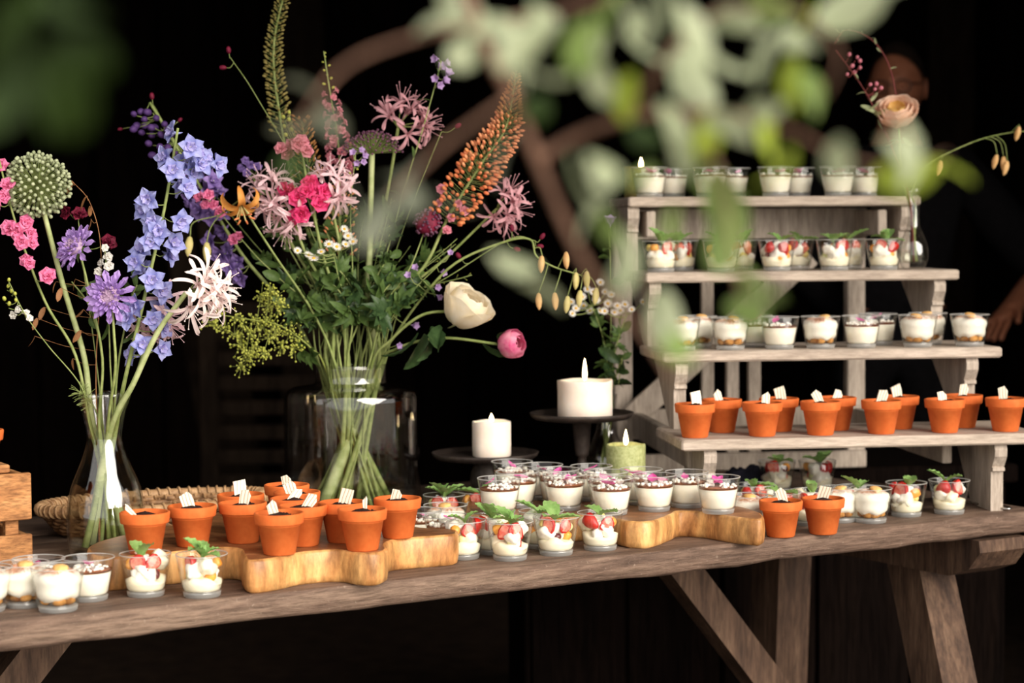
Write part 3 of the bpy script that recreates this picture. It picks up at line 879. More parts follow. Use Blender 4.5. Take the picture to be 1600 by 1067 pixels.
# tiramisu
def dome_wob(seed, amp):
    def w(r, z, a, k):
        e = amp * noise.noise(Vector((math.cos(a) * 1.6 + seed, math.sin(a) * 1.6, z * 40)))
        return (r, z + (e if z > 0.04 else (e * 1.6 if z < 0.024 else 0)))
    return w
def tira_mesh(seed):
    pr = [(0.0006, 0.018), (r_in(0.016) * 0.8, 0.0165)] + [(r_in(z) - 0.0005 - (0.0012 if i == 2 else 0), z) for i, z in enumerate((0.0215, 0.027, 0.0325, 0.038, 0.043))]
    pr += [(0.0295, 0.0482), (0.0235, 0.0520), (0.013, 0.0545), (0.0006, 0.0552)]
    return MB().lathe(pr, 32, wob=dome_wob(seed, 0.0042)).mesh('mascarpone', M_['tira'])
tiras = [tira_mesh(i * 3.3) for i in range(3)]
def sponge_mesh(seed):
    q = random.Random(seed); mb = MB()
    for i in range(6):
        a = i * 2 * PI / 6 + q.uniform(-0.3, 0.3)
        mb.box((0, 0, 0), (0.013, 0.017, 0.0115), T(0.0163 * math.cos(a), 0.0163 * math.sin(a), 0.0152) @ RZ(a) @ RY(q.uniform(-0.12, 0.12)), b=0.0028)
    mb.box((0, 0, 0.0145), (0.018, 0.018, 0.011), b=0.003)
    return mb.mesh('sponge_pieces', M_['sponge'])
sponges = [sponge_mesh(i) for i in range(3)]
cookie_me = MB().lathe([(0.0005, -0.0026), (0.0075, -0.0026), (0.0092, -0.001), (0.009, 0.0012), (0.006, 0.003), (0.0005, 0.0036)], 16, wob=lambda r, z, a, k: (r * (1 + 0.1 * math.sin(a * 3)), z)).mesh('biscuit', M_['cookie'])
# fruit
def berry_mesh():
    mb = MB(); n = 14
    pr = [(0.0006, -0.0115), (0.0035, -0.010), (0.0075, -0.004), (0.0092, 0.003), (0.0085, 0.008), (0.005, 0.0108), (0.0006, 0.0112)]
    mb.lathe(pr, n)
    vs = [v for v in mb.v]
    out = MB()
    out.v = [(x, max(y, -0.0006), z) for x, y, z in vs]; out.f = mb.f; out.mi = mb.mi
    out.m = 1
    fl = [(0, -0.0010, -0.0095), (0.006, -0.0010, -0.003), (0.0078, -0.0010, 0.003), (0.006, -0.0010, 0.0078), (0, -0.0010, 0.0095), (-0.006, -0.0010, 0.0078), (-0.0078, -0.0010, 0.003), (-0.006, -0.0010, -0.003)]
    out.add(fl, [tuple(range(8))])
    return out.mesh('strawberry_half', [M_['strawberry'], M_['berryflesh']])
berry_me = berry_mesh()
def cube_mesh(name, mat, d):
    return MB().box((0, 0, 0), d, b=0.0022).mesh(name, M_[mat])
melon_me = cube_mesh('melon_cube', 'melon', (0.014, 0.013, 0.012))
pine_me = cube_mesh('pineapple_cube', 'pine', (0.015, 0.012, 0.011))
green_me = MB().ell((0, 0, 0), (0.0085, 0.008, 0.0075), 12, 8).mesh('melon_ball', M_['greenfruit'])
omel_me = MB().ell((0, 0, 0), (0.0095, 0.009, 0.0088), 12, 8, nz=0.1).mesh('melon_ball_orange', M_['melon'])
grape_me = MB().ell((0, 0, 0), (0.0062, 0.0062, 0.0075), 10, 7).mesh('grape', M_['grape'])
blob_me = MB().ell((0, 0, 0), (0.0135, 0.0105, 0.0090), 18, 12, nz=0.55).mesh('cream_dollop', M_['mascarpone'])
blob2_me = MB().ell((0, 0, 0), (0.0125, 0.0105, 0.0095), 18, 12, nz=0.5).mesh('cream_dollop', M_['custard'])
def cust_mesh(seed):
    return MB().lathe([(0.0006, 0.0088), (r_in(0.0088) - 0.0025, 0.0088), (r_in(0.012) - 0.0005, 0.012), (r_in(0.0175) - 0.0005, 0.0175), (r_in(0.0225) - 0.0005, 0.0225), (0.022, 0.0245), (0.011, 0.0255), (0.0006, 0.025)], 32,
                      wob=lambda r, z, a, k: (r, z + (0.0035 * math.sin(a * 2 + seed) + 0.002 * math.sin(a * 5 + seed) if z > 0.021 else 0))).mesh('custard_cream', M_['custard'])
custs = [cust_mesh(i * 2.1) for i in range(3)]
def leaf_mesh(name, mat, L, W, bend=-0.5, cup=0.22, a0=0.35, vein=0.0007, nu=10, nv=6):
    mb = MB(); vs = []; fs = []
    x = z = 0.0
    for k in range(nu + 1):
        t = k / nu
        a = a0 - bend * t
        w = W * shp('ov', t) * (1 + 0.05 * math.sin(t * 40))
        nx, nz_ = -math.cos(a), math.sin(a)
        for j in range(nv + 1):
            q = 2.0 * j / nv - 1
            o = cup * abs(q) ** 1.3 * w + vein * math.cos(t * 34 - abs(q) * 5) * abs(q)
            vs.append((x + nx * o, q * w / 2, z + nz_ * o))
        x += math.sin(a) * L / nu
        z += math.cos(a) * L / nu
    for k in range(nu):
        for j in range(nv):
            b = k * (nv + 1) + j
            fs.append((b, b + 1, b + nv + 2, b + nv + 1))
    return mb.add(vs, fs).mesh(name, M_[mat])
mint_me = [leaf_mesh('mint_leaf', 'mint', 0.026, 0.0165, -0.5), leaf_mesh('mint_leaf', 'mint', 0.021, 0.013, -0.9, a0=0.2), leaf_mesh('mint_leaf', 'mint', 0.030, 0.017, -0.3, a0=0.6)]
mintstalk_me = MB().tube([(0, 0, -0.012), (0.001, 0, 0.0), (0.0, 0.001, 0.006)], 0.0011, 5).mesh('mint_stalk', M_['stem'])

def add_petals(t, q, n, z):
    for _ in range(n):
        a = q.uniform(0, 6.3); r = q.uniform(0.0, 0.014)
        mk('pink_petal', petals_[q.randrange(6)], t, T(r * math.cos(a), r * math.sin(a), z) @ RZ(q.uniform(0, 6)))
def panna(t, q, pet=1):
    mk('glass', cup_me, t)
    mk('glass_foot', foot_me, t)
    mk('glass_rim', rim_highlight_me, t)
    mk('panna_cotta', panna_cream, t)
    mk('caramel_layer', panna_caramel, t)
    stuff(mk('white_crumble', crumbs[q.randrange(3)], t, RZ(q.uniform(0, 6))))
    add_petals(t, q, 1 + (q.random() < 0.6), 0.0482)
def tiramisu(t, q):
    mk('glass', cup_me, t)
    mk('glass_foot', foot_me, t)
    mk('glass_rim', rim_highlight_me, t)
    mk('sponge', sponges[q.randrange(3)], t, RZ(q.uniform(0, 6)))
    mk('mascarpone', tiras[q.randrange(3)], t, RZ(q.uniform(0, 6)))
    mk('biscuit', cookie_me, t, T(q.uniform(-0.006, 0.008), q.uniform(-0.013, -0.004), 0.0570) @ RX(q.uniform(0.1, 0.35)) @ RY(q.uniform(-0.2, 0.2)) @ S(1.1))
def fruit(t, q, mint=None):
    mk('glass', cup_me, t)
    mk('glass_foot', foot_me, t)
    mk('glass_rim', rim_highlight_me, t)
    mk('custard_cream', custs[q.randrange(3)], t, RZ(q.uniform(0, 6)))
    kinds = [('strawberry_half', berry_me, 1.0), ('strawberry_half', berry_me, 1.05), ('melon_cube', melon_me, 1.0), ('cream_dollop', blob_me, 1.0), ('pineapple_cube', pine_me, 1.0), ('melon_ball', green_me, 1.0), ('cream_dollop', blob2_me, 1.15), ('melon_cube', melon_me, 1.1), ('strawberry_half', berry_me, 0.9), ('cream_dollop', blob_me, 0.9), ('grape', grape_me, 1.0), ('melon_ball', omel_me, 0.9)]
    q.shuffle(kinds)
    b = [x for x in kinds if x[0] == 'strawberry_half']
    rest = [x for x in kinds if x[0] != 'strawberry_half']
    order = []
    a_off = q.uniform(0, 6.28)
    # two storeys of fruit round the wall, strawberries strewn among the rest
    low = rest[:3] + (b[2:] if q.random() < 0.6 else rest[6:7])
    q.shuffle(low)
    for i, it in enumerate(low):
        order.append((it, 0.0155, a_off + i * PI / 2 + q.uniform(-0.3, 0.3), 0.0265 + q.uniform(0, 0.005)))
    up = b[:2] + rest[3:6]
    q.shuffle(up)
    front = q.uniform(-0.9, 0.9)
    up.remove(b[0]); up.remove(b[1]); up = [b[0]] + ([b[1]] + up if q.random() < 0.5 else up + [b[1]])
    for i, it in enumerate(up):
        order.append((it, 0.0190, -PI / 2 + front + i * 2 * PI / 5 + q.uniform(-0.2, 0.2), q.uniform(0.0405, 0.0475)))
    order.append((('cream_dollop', blob_me, 1.35), 0.0, 0.0, 0.038))
    order.append((('cream_dollop', blob_me, 1.25), 0.0125, -PI / 2 + q.uniform(-0.9, 0.9), 0.0335))
    for (nm, me, k), r, a, z in order:
        if nm == 'strawberry_half':
            M = T(r * math.cos(a), r * math.sin(a), z) @ RZ(a + PI / 2 + (PI if q.random() < 0.3 else 0)) @ RY(q.uniform(-1.2, 1.2)) @ S(k * q.uniform(1.1, 1.3))
        else:
            M = T(r * math.cos(a), r * math.sin(a), z) @ Matrix.Rotation(q.uniform(0, 6), 4, (q.random(), q.random(), q.random() + 0.1)) @ S(k)
        mk(nm, me, t, M)
    n = mint if mint is not None else q.choice((2, 3, 4))
    ms = mk('mint_sprig', mintstalk_me, t, T(q.uniform(-0.006, 0.006), q.uniform(-0.010, 0.0), 0.0535))
    a = q.uniform(0, 6.28)
    for i in range(n):
        mk('mint_leaf', mint_me[(i + q.randrange(2)) % 3], ms, T(0, 0, 0.001 * i) @ RZ(a + i * 2 * PI / max(n, 2) + q.uniform(-0.3, 0.3)) @ RY(q.uniform(0.25, 0.85)) @ S(q.uniform(1.25, 1.6)))
    if n > 3:
        mk('mint_leaf', mint_me[1], ms, T(0, 0, 0.004) @ RZ(a + 0.5) @ RY(-0.25))
        mk('mint_leaf', mint_me[1], ms, T(0, 0, 0.004) @ RZ(a + 3.5) @ RY(-0.2))

ORD = ['first', 'second', 'third', 'fourth', 'fifth', 'sixth', 'seventh', 'eighth', 'ninth', 'tenth', 'eleventh', 'twelfth', 'thirteenth']
KIND = {'p': ('panna_cotta_cup', panna, 'panna cotta'), 't': ('tiramisu_cup', tiramisu, 'tiramisu'), 'f': ('fruit_trifle_cup', fruit, 'fruit trifle')}
_seed = [100]
def cup(kind, p, label, group, **kw):
    _seed[0] += 1
    q = random.Random(_seed[0])
    nm, fn, _ = KIND[kind]
    t = thing(nm, label, 'dessert', p, 0.0, group)
    fn(t, q, **kw)
    return t
def rim(x, y, z0):                      # stand a cup on height z0 so that its rim centre is seen at x, y
    p = on(x, y, z0 + CUP_H)
    return Vector((p.x, p.y, z0))
def basep(x, y, z0):                    # stand a cup so that the front of its foot is seen at x, y
    p = on(x, y, z0)
    return Vector((p.x * (p.y + 0.024) / p.y, p.y + 0.024, z0))

# cups at the left end of the table
for kind, x, y, lab in (('t', -22, 960, 'tiramisu cup cut off by the left edge of the picture'),
                        ('t', 38, 952, 'tiramisu cup with biscuit just right of the one at the picture edge'),
                        ('t', 91, 959, 'tiramisu cup with round biscuit standing nearest the front at left'),
                        ('p', 139, 942, 'panna cotta cup half hidden behind the foremost tiramisu cup'),
                        ('f', 228, 935, 'fruit trifle cup with orange melon below the leftmost terracotta pot'),
                        ('f', 316, 936, 'fruit trifle cup with large mint sprig in front of the left slab')):
    cup(kind, basep(x, y, TZ), lab, 'dessert cups at the left end of the table', **({'mint': 5} if x == 316 else {'mint': 2} if x == 228 else {}))
cup('p', rim(60, 873, TZ), 'panna cotta cup with pink petal behind the left tiramisu cups', 'dessert cups at the left end of the table')
# cups between the two slabs
for kind, x, y, lab, m in (('f', 723, 876, 'fruit trifle cup with strawberry slices leaning close to the left slab end', 2),
                           ('f', 797, 878, 'fruit trifle cup with big mint leaves, foremost of the middle row', 4),
                           ('f', 869, 870, 'fruit trifle cup with orange melon and strawberry, second from the right slab', 3),
                           ('f', 938, 862, 'fruit trifle cup touching the left lobe of the right slab', 2)):
    cup(kind, basep(x, y, TZ), lab, 'fruit trifle cups along the front of the table', mint=m)
for kind, x, y, lab in (('f', 770, 868, 'fruit trifle cup hidden behind the mint of the foremost middle cup'),
                        ('f', 846, 859, 'fruit trifle cup with strawberry on top in the second middle row')):
    cup(kind, basep(x, y, TZ), lab, 'fruit trifle cups along the front of the table')
for kind, x, y, lab in (('p', 698, 806, 'panna cotta cup with pink petal behind the fruit cup by the left slab'),
                        ('t', 696, 789, 'tiramisu cup between the left slab and the panna cotta group'),
                        ('p', 655, 797, 'panna cotta cup mostly hidden behind the rightmost pot of the left slab'),
                        ('f', 694, 773, 'fruit trifle cup with tall mint sprig beside the large jar vase'),
                        ('f', 748, 768, 'fruit trifle cup with strawberry pieces left of the panna cotta group')):
    cup(kind, rim(x, y, TZ), lab, 'cups between the two wooden slabs', **({'mint': 6} if x == 694 else {}))
# panna cotta group on the right slab
PG = [(780, 747, 'front left corner'), (808, 737, 'second place behind the front left cup'), (800, 721, 'back left corner'), (847, 726, 'back row second from left'), (872, 733, 'middle behind the cup with the big petal'),
      (882, 741, 'front row with a big magenta petal'), (924, 728, 'back row before the tall candle stand'), (948, 737, 'middle row left of the green candle'), (955, 747, 'front row third from left'),
      (1002, 733, 'back row before the sage candle'), (1022, 742, 'front row fourth from left'), (1073, 737, 'back right corner'), (1122, 745, 'right end of the slab')]
for x, y, w in PG:
    cup('p', rim(x, y, TZ + BH2), 'panna cotta cup on the right wooden slab, ' + w, 'panna cotta cups on the right slab')
# cups at the right end of the table
for kind, x, y, lab, m in (('t', 1361, 819, 'tiramisu cup standing foremost between the pots and the right shelf foot', None),
                           ('f', 1416, 809, 'fruit trifle cup with upright mint, second from the right table end', 2),
                           ('f', 1483, 805, 'fruit trifle cup nearest the right foot of the shelf', 2),
                           ('t', 1312, 818, 'tiramisu cup peeking out right of the rightmost table pot', None)):
    cup(kind, basep(x, y, TZ), lab, 'cups at the right end of the table', **({'mint': m} if m else {}))
for kind, x, y, lab in (('t', 1166, 774, 'tiramisu cup just beyond the right end of the right slab'),
                        ('f', 1219, 769, 'fruit trifle cup with mint behind the left of the two table pots'),
                        ('f', 1268, 766, 'fruit trifle cup with mint behind the right of the two table pots'),
                        ('f', 1338, 760, 'fruit trifle cup with one tall mint leaf behind the foremost tiramisu'),
                        ('f', 1180, 757, 'fruit trifle cup with strawberries behind the cup beyond the slab'),
                        ('f', 1214, 720, 'left one of two fruit cups in the shade under the lowest shelf'),
                        ('f', 1277, 720, 'right one of two fruit cups in the shade under the lowest shelf')):
    cup(kind, rim(x, y, TZ), lab, 'cups at the right end of the table')
# cups on the shelves
ROWS = [(3, 'p', 'top shelf', ((1015, 'p'), (1109, 'p'), (1212, 'p'), (1309, 'p')), ((1050, 'p'), (1145, 'p'), (1246, 'p'), (1350, 'p'))),
        (2, 'f', 'second shelf from the top', ((1032, 'f'), (1127, 'f'), (1214, 'f'), (1304, 'f'), (1381, 'f')), ((1063, 'f'), (1156, 'f'), (1244, 'f'), (1325, 'f'))),
        (1, 't', 'third shelf from the top', ((1064, 't'), (1141, 't'), (1218, 'p'), (1282, 't'), (1346, 'p'), (1434, 't'), (1515, 't')), ((1090, 't'), (1176, 'p'), (1372, 'p'), (1450, 't')))]
for k, _, sh, front, back in ROWS:
    for row, v, items in (('front', SV[k] + 0.042, front), ('back', SV[k] + 0.118, back)):
        for i, (x, kind) in enumerate(items):
            cup(kind, shelf_at(x, v, k), '%s cup on the %s, %s from left in %s row' % (KIND[kind][2], sh, ORD[i], row), 'dessert cups on the ' + sh)

# ---------------------------------------------------------------- terracotta pots
pot_me = MB().lathe([(0.0006, 0), (0.0205, 0), (0.0222, 0.0015), (0.0300, 0.0425), (0.0335, 0.0432), (0.0340, 0.0445), (0.0353, 0.0565), (0.0345, 0.0582), (0.0325, 0.0584), (0.0316, 0.0575), (0.0300, 0.042), (0.0290, 0.038), (0.0006, 0.038)], 40).mesh('pot', M_['terra'])
def soil_mesh(seed):
    q = random.Random(seed); mb = MB()
    cx, cy = q.uniform(-0.006, 0.010), q.uniform(-0.006, 0.006)
    n = 26
    pr = [(0.0006, 0.0385), (0.0288, 0.0385), (0.0302, 0.0475), (0.022, 0.0505), (0.013, 0.0555), (0.0006, 0.0590)]
    mb.lathe(pr, n, wob=lambda r, z, a, k: (r, z + (0.0028 * noise.noise(Vector((r * 150 * math.cos(a) + seed, r * 150 * math.sin(a), seed))) if z > 0.044 else 0)))
    for _ in range(60):
        a = q.uniform(0, 6.28); r = 0.022 * math.sqrt(q.random())
        s_ = q.uniform(0.0008, 0.0022)
        zz = 0.0500 + 0.0085 * max(0, 1 - r / 0.024)
        mb.ell((cx * 0.5 + r * math.cos(a), cy * 0.5 + r * math.sin(a), zz), s_, 5, 4, nz=0.3)
    return mb.mesh('chocolate_soil', M_['soil'])
soils = [soil_mesh(i) for i in range(4)]
def shard_mesh(seed):
    q = random.Random(seed)
    w, h = q.uniform(0.015, 0.021), q.uniform(0.019, 0.028)
    if seed == 5:
        w, h = 0.006, 0.024
    P = [(-w * 0.42, 0), (w * 0.4, 0.001), (w * q.uniform(0.4, 0.62), h * q.uniform(0.6, 0.85)), (w * q.uniform(0.1, 0.4), h), (-w * q.uniform(0.35, 0.6), h * q.uniform(0.75, 0.95))]
    vs = [(a, -0.0013, b) for a, b in P] + [(a, 0.0013, b) for a, b in P]
    fs = [(0, 1, 2, 3, 4), (9, 8, 7, 6, 5)] + [(i, i + 5, (i + 1) % 5 + 5, (i + 1) % 5) for i in range(5)]
    return MB().add(vs, fs).mesh('chocolate_shard', M_['choc'], smooth=False)
shards = [shard_mesh(i) for i in range(6)]
def pot(p, label, group, spec=None):
    _seed[0] += 1
    q = random.Random(_seed[0])
    t = thing('terracotta_pot', label, 'pot', p, q.uniform(-0.4, 0.4), group)
    mk('pot', pot_me, t)
    mk('chocolate_soil', soils[q.randrange(4)], t, RZ(q.uniform(-0.5, 0.5)))
    si, dx, tl = spec if spec else (q.randrange(5), q.uniform(-0.006, 0.006), q.uniform(-0.5, 0.5))
    mk('chocolate_shard', shards[si], t, T(dx, q.uniform(-0.006, 0.004), 0.0525) @ RY(tl) @ RX(q.uniform(-0.25, 0.35)))
def rimpot(x, y, z0):
    p = on(x, y, z0 + 0.0578)
    return Vector((p.x, p.y, z0))
POTS = [(226, 800, 'at the left end, before the carafe', (5, -0.012, -0.75)), (300, 790, 'second from left, before the wicker tray', (0, -0.002, -0.4)), (379, 785, 'third from left, in front of another pot', (1, 0.002, 0.2)),
        (376, 772, 'hidden behind the third pot from left', (2, 0.0, 0.0)), (436, 801, 'foremost, on the front lobe', (3, -0.006, -0.3)), (448, 757, 'farthest back, with a tall chocolate shard', (4, 0.0, -0.2)),
        (464, 768, 'right before the farthest pot', (0, -0.008, -0.4)), (459, 778, 'squeezed in the middle of the cluster', (3, -0.004, 0.6)), (473, 789, 'behind the right side of the foremost pot', (1, 0.002, 0.5)), (535, 784, 'left behind the pot at the notch', (2, 0.004, 0.35)),
        (566, 795, 'at the right edge of the front lobe', (5, 0.004, 0.0)), (621, 778, 'last on the right, beside the jar vase', (4, -0.004, 0.3))]
for x, y, w, sp_ in POTS:
    pot(rimpot(x, y, TZ + BH1), 'terracotta pot on the left slab, ' + w, 'terracotta pots on the left slab', sp_)
pot(rimpot(1220, 782, TZ), 'left of the two terracotta pots standing on the bare table', 'terracotta pots on the table')
pot(rimpot(1286, 778, TZ), 'right of the two terracotta pots standing on the bare table', 'terracotta pots on the table')
for row, v, xs in (('front', SV[0] + 0.045, (1086, 1191, 1282, 1377, 1476, 1571)), ('back', SV[0] + 0.122, (1128, 1217, 1307, 1405, 1504))):
    for i, x in enumerate(xs):
        pot(shelf_at(x, v, 0), 'terracotta pot on the lowest shelf, %s from left in %s row' % (ORD[i], row), 'terracotta pots on the lowest shelf')
cm = Matrix.Rotation(TA, 3, 'Z') @ Vector((-0.075, 0.09, 0.1532))
cpp = rimpot(-33, 672, TZ + 0.1532)
pot(Vector((cpp.x, cpp.y, TZ + 0.1532)), 'terracotta pot cut off by the left picture edge, on the crate', 'terracotta pot on the crate')

# ---------------------------------------------------------------- flower meshes (axis +Z is the way a blossom faces)
FM = {}
def ring(mb, n, a_off=0.0, **k):
    jit = k.pop('jit', 0.0)
    q = random.Random(n * 31 + int(a_off * 100))
    for i in range(n):
        kk = dict(k)
        kk['a0'] = k.get('a0', 0.6) + q.uniform(-jit, jit)
        mb.petal(RZ(a_off + 2 * PI * i / n + q.uniform(-jit, jit) * 0.4), seed=i, **kk)
def delph(name, m1, m2, k=1.0):
    mb = MB()
    ring(mb, 5, 0.0, L=0.0225 * k, W=0.0175 * k, a0=0.85, bend=0.75, cup=0.12, shape='lance', nu=6, nv=4, ruf=0.0024, jit=0.25)
    mb.m = 1
    ring(mb, 5, 0.6, L=0.0150 * k, W=0.0120 * k, a0=0.45, bend=0.8, cup=0.12, nu=4, nv=4, ruf=0.0022, jit=0.25)
    mb.m = 2
    ring(mb, 4, 0.3, L=0.0065 * k, W=0.0045 * k, a0=0.2, bend=0.5, nu=3, nv=2)
    mb.m = 0
    mb.tube([(0, 0, 0.002), (0.0015, 0, -0.006), (0.005, 0, -0.013)], [0.003, 0.0022, 0.0008], 6)
    FM[name] = mb.mesh(name, [M_[m1], M_[m2], M_['white']])
delph('delphinium_blossom', 'blue', 'blue2')
delph('violet_blossom', 'violet', 'violet', 0.95)
def bud(name, mat, L, W, n=8, v=6):
    FM[name] = MB().ell((0, 0, L / 2), (W / 2, W / 2, L / 2), n, v).mesh(name, M_[mat])
bud('violet_bud', 'violetbud', 0.011, 0.0085)
bud('burgundy_bobble', 'burg', 0.016, 0.0105)
bud('dull_bobble', 'dustpink', 0.009, 0.008)
bud('cream_bud', 'lime', 0.009, 0.0065)
def lily_bud(name, mat):
    FM[name] = MB().lathe([(0.0004, 0), (0.0034, 0.002), (0.0058, 0.010), (0.0060, 0.016), (0.0042, 0.025), (0.0014, 0.030), (0.0003, 0.031)], 10, wob=lambda r, z, a, k: (r * (1 + 0.12 * math.cos(3 * a)), z)).mesh(name, M_[mat])
lily_bud('lily_bud', 'lilybud'); lily_bud('apricot_lily_bud', 'lilybudo')
def stock(name, m1, k=1.0):
    mb = MB()
    ring(mb, 6, 0.0, L=0.0115 * k, W=0.0120 * k, a0=1.0, bend=0.5, cup=0.1, nu=4, nv=4, ruf=0.0022, jit=0.2)
    ring(mb, 5, 0.5, L=0.0090 * k, W=0.0095 * k, a0=0.55, bend=0.5, cup=0.1, nu=4, nv=4, ruf=0.0020, jit=0.25, z0=0.001)
    ring(mb, 3, 0.2, L=0.0065 * k, W=0.0070 * k, a0=0.15, bend=0.3, nu=3, nv=3, ruf=0.0014, jit=0.2, z0=0.001)
    mb.tube([(0, 0, 0.001), (0, 0, -0.008)], [0.0022, 0.0012], 5)
    FM[name] = mb.mesh(name, [M_[m1]])
stock('pink_blossom', 'pink'); stock('dusty_blossom', 'dustpink'); stock('white_blossom', 'white', 0.85); stock('phlox_blossom', 'violet', 0.9); stock('wine_blossom', 'burg', 1.1)
def nerine(name, mat, L=0.046, W=0.0078):
    mb = MB(); q = random.Random(5)
    for i in range(6):
        mb.petal(RZ(2 * PI * i / 6 + q.uniform(-0.18, 0.18)), L=L * q.uniform(0.9, 1.08), W=W, a0=q.uniform(0.35, 0.62), bend=q.uniform(1.2, 2.3), cup=0.1, shape='strap', nu=11, nv=3, ruf=0.0017, seed=i, z0=0.006)
    mb.tube([(0, 0, -0.004), (0, 0, 0.009)], [0.0014, 0.0028], 6)
    for i in range(4):
        a = 2 * PI * i / 4 + 0.4
        e = 0.35 + 0.08 * (i % 3)
        mb.tube([(0, 0, 0.006), (0.012 * e * math.cos(a), 0.012 * e * math.sin(a), 0.024), (0.034 * e * math.cos(a), 0.034 * e * math.sin(a), 0.045)], 0.00045, 4)
        mb.ell((0.034 * e * math.cos(a), 0.034 * e * math.sin(a), 0.0455), 0.0012, 5, 4)
    FM[name] = mb.mesh(name, [M_[mat]])
nerine('white_nerine_floret', 'nerwhite', 0.050, 0.0085); nerine('pink_nerine_floret', 'nerpink'); nerine('rose_nerine_floret', 'nerrose', 0.042)
FM['nerine_bud'] = MB().lathe([(0.0006, 0), (0.002, 0.004), (0.0040, 0.018), (0.0036, 0.030), (0.0006, 0.036)], 8).mesh('nerine_bud', M_['nerrose'])
def scab():
    mb = MB()
    for n, a, L, W, r0, z0, off in ((13, 1.45, 0.0185, 0.0105, 0.014, 0.002, 0), (14, 1.15, 0.015, 0.009, 0.0125, 0.0055, 0.2), (13, 0.85, 0.011, 0.0075, 0.0105, 0.009, 0.1), (11, 0.55, 0.008, 0.006, 0.0075, 0.0115, 0.3)):
        ring(mb, n, off, L=L, W=W, a0=a - 0.2, bend=0.35, cup=0.15, shape='spoon', nu=4, nv=4, ruf=0.0024, r0=r0, z0=z0, jit=0.22)
    mb.m = 1
    q = random.Random(3)
    mb.ell((0, 0, 0.006), (0.0125, 0.0125, 0.0072), 14, 8)
    for _ in range(60):
        a = q.uniform(0, 6.28); r = 0.0095 * math.sqrt(q.random())
        z = 0.006 + 0.0072 * math.sqrt(max(0, 1 - (r / 0.0125) ** 2))
        mb.tube([(r * math.cos(a), r * math.sin(a), z - 0.001), (r * 1.15 * math.cos(a), r * 1.15 * math.sin(a), z + 0.0035)], [0.0004, 0.0008], 4)
    mb.m = 2
    ring(mb, 9, 0.0, L=0.017, W=0.005, a0=1.7, bend=0.5, shape='lance', nu=4, nv=2, r0=0.003, z0=0.0)
    FM['scabious_head'] = mb.mesh('scabious_head', [M_['scab'], M_['scabc'], M_['leaf']])
scab()
def rose(name, m1, m2, R, layers, open_=0.0):
    mb = MB(); q = random.Random(9)
    for li, (n, rr, th1, curl) in enumerate(layers):
        mb.m = 1 if li == 0 else 0
        for i in range(n):
            ph0 = 2 * PI * i / n + li * 0.7 + q.uniform(-0.15, 0.15)
            span = 2 * PI / n * 0.95
            nu, nv = 8, 7
            vs = []; fs = []
            for k in range(nu + 1):
                t = k / nu
                th = 0.25 + (th1 - 0.25) * t
                for j in range(nv + 1):
                    s_ = 2.0 * j / nv - 1
                    ph = ph0 + span * s_ * (0.55 + 0.45 * math.sin(PI * min(1, t * 0.7 + 0.1)))
                    edge = (1 - abs(s_) ** 3) 
                    r = R * rr * (1 + curl * t ** 4 + 0.03 * math.sin(7 * ph + li)) 
                    th2 = th - 0.22 * (1 - edge) * t + 0.05 * math.sin(5 * s_ + i * 2) * t
                    vs.append((r * math.sin(th2) * math.cos(ph), r * math.sin(th2) * math.sin(ph), R * 0.95 - r * math.cos(th2) * 1.05))
            for k in range(nu):
                for j in range(nv):
                    b = k * (nv + 1) + j
                    fs.append((b, b + 1, b + nv + 2, b + nv + 1))
            mb.add(vs, fs)
    mb.m = 2
    ring(mb, 5, 0.0, L=R * 1.1, W=R * 0.35, a0=1.2, bend=-0.5, shape='lance', nu=4, nv=2)
    FM[name] = mb.mesh(name, [M_[m1], M_[m2], M_['leaf']])
rose('ivory_rose_head', 'ivory', 'ivory', 0.034, [(3, 0.35, 2.7, 0.0), (4, 0.52, 2.5, 0.02), (5, 0.70, 2.4, 0.05), (5, 0.86, 2.2, 0.12), (5, 1.0, 1.9, 0.3)])
rose('peach_rose_head', 'peach', 'peachin', 0.031, [(6, 0.5, 2.2, 0.1), (5, 0.7, 2.1, 0.1), (6, 0.86, 1.95, 0.16), (6, 1.02, 1.75, 0.22)])
rose('peony_bud_head', 'peony', 'peony', 0.0225, [(3, 0.4, 2.9, 0.0), (4, 0.7, 2.6, 0.0), (5, 0.92, 2.5, 0.03), (4, 1.03, 2.0, 0.1)])
stock('snapdragon_floret', 'hotpink', 1.45); stock('peach_snapdragon', 'dustpink', 1.3)
def daisy():
    mb = MB()
    ring(mb, 15, 0.0, L=0.0080, W=0.0030, a0=1.35, bend=0.25, shape='strap', nu=3, nv=2, r0=0.0025, z0=0.001, jit=0.1)
    mb.m = 1
    mb.ell((0, 0, 0.001), (0.0036, 0.0036, 0.0024), 10, 6)
    FM['daisy_head'] = mb.mesh('daisy_head', [M_['white'], M_['yellow']])
daisy()
def bell(name, mat, k=1.0):
    mb = MB()
    ring(mb, 5, 0.0, L=0.0135 * k, W=0.0098 * k, a0=0.25, bend=1.0, cup=0.1, nu=5, nv=3, ruf=0.0008)
    mb.tube([(0, 0, 0.002), (0, 0, -0.005)], [0.0022, 0.0010], 5)
    FM[name] = mb.mesh(name, [M_[mat]])
bell('lilac_bell', 'lilac'); bell('pale_larkspur', 'lilac', 1.2)
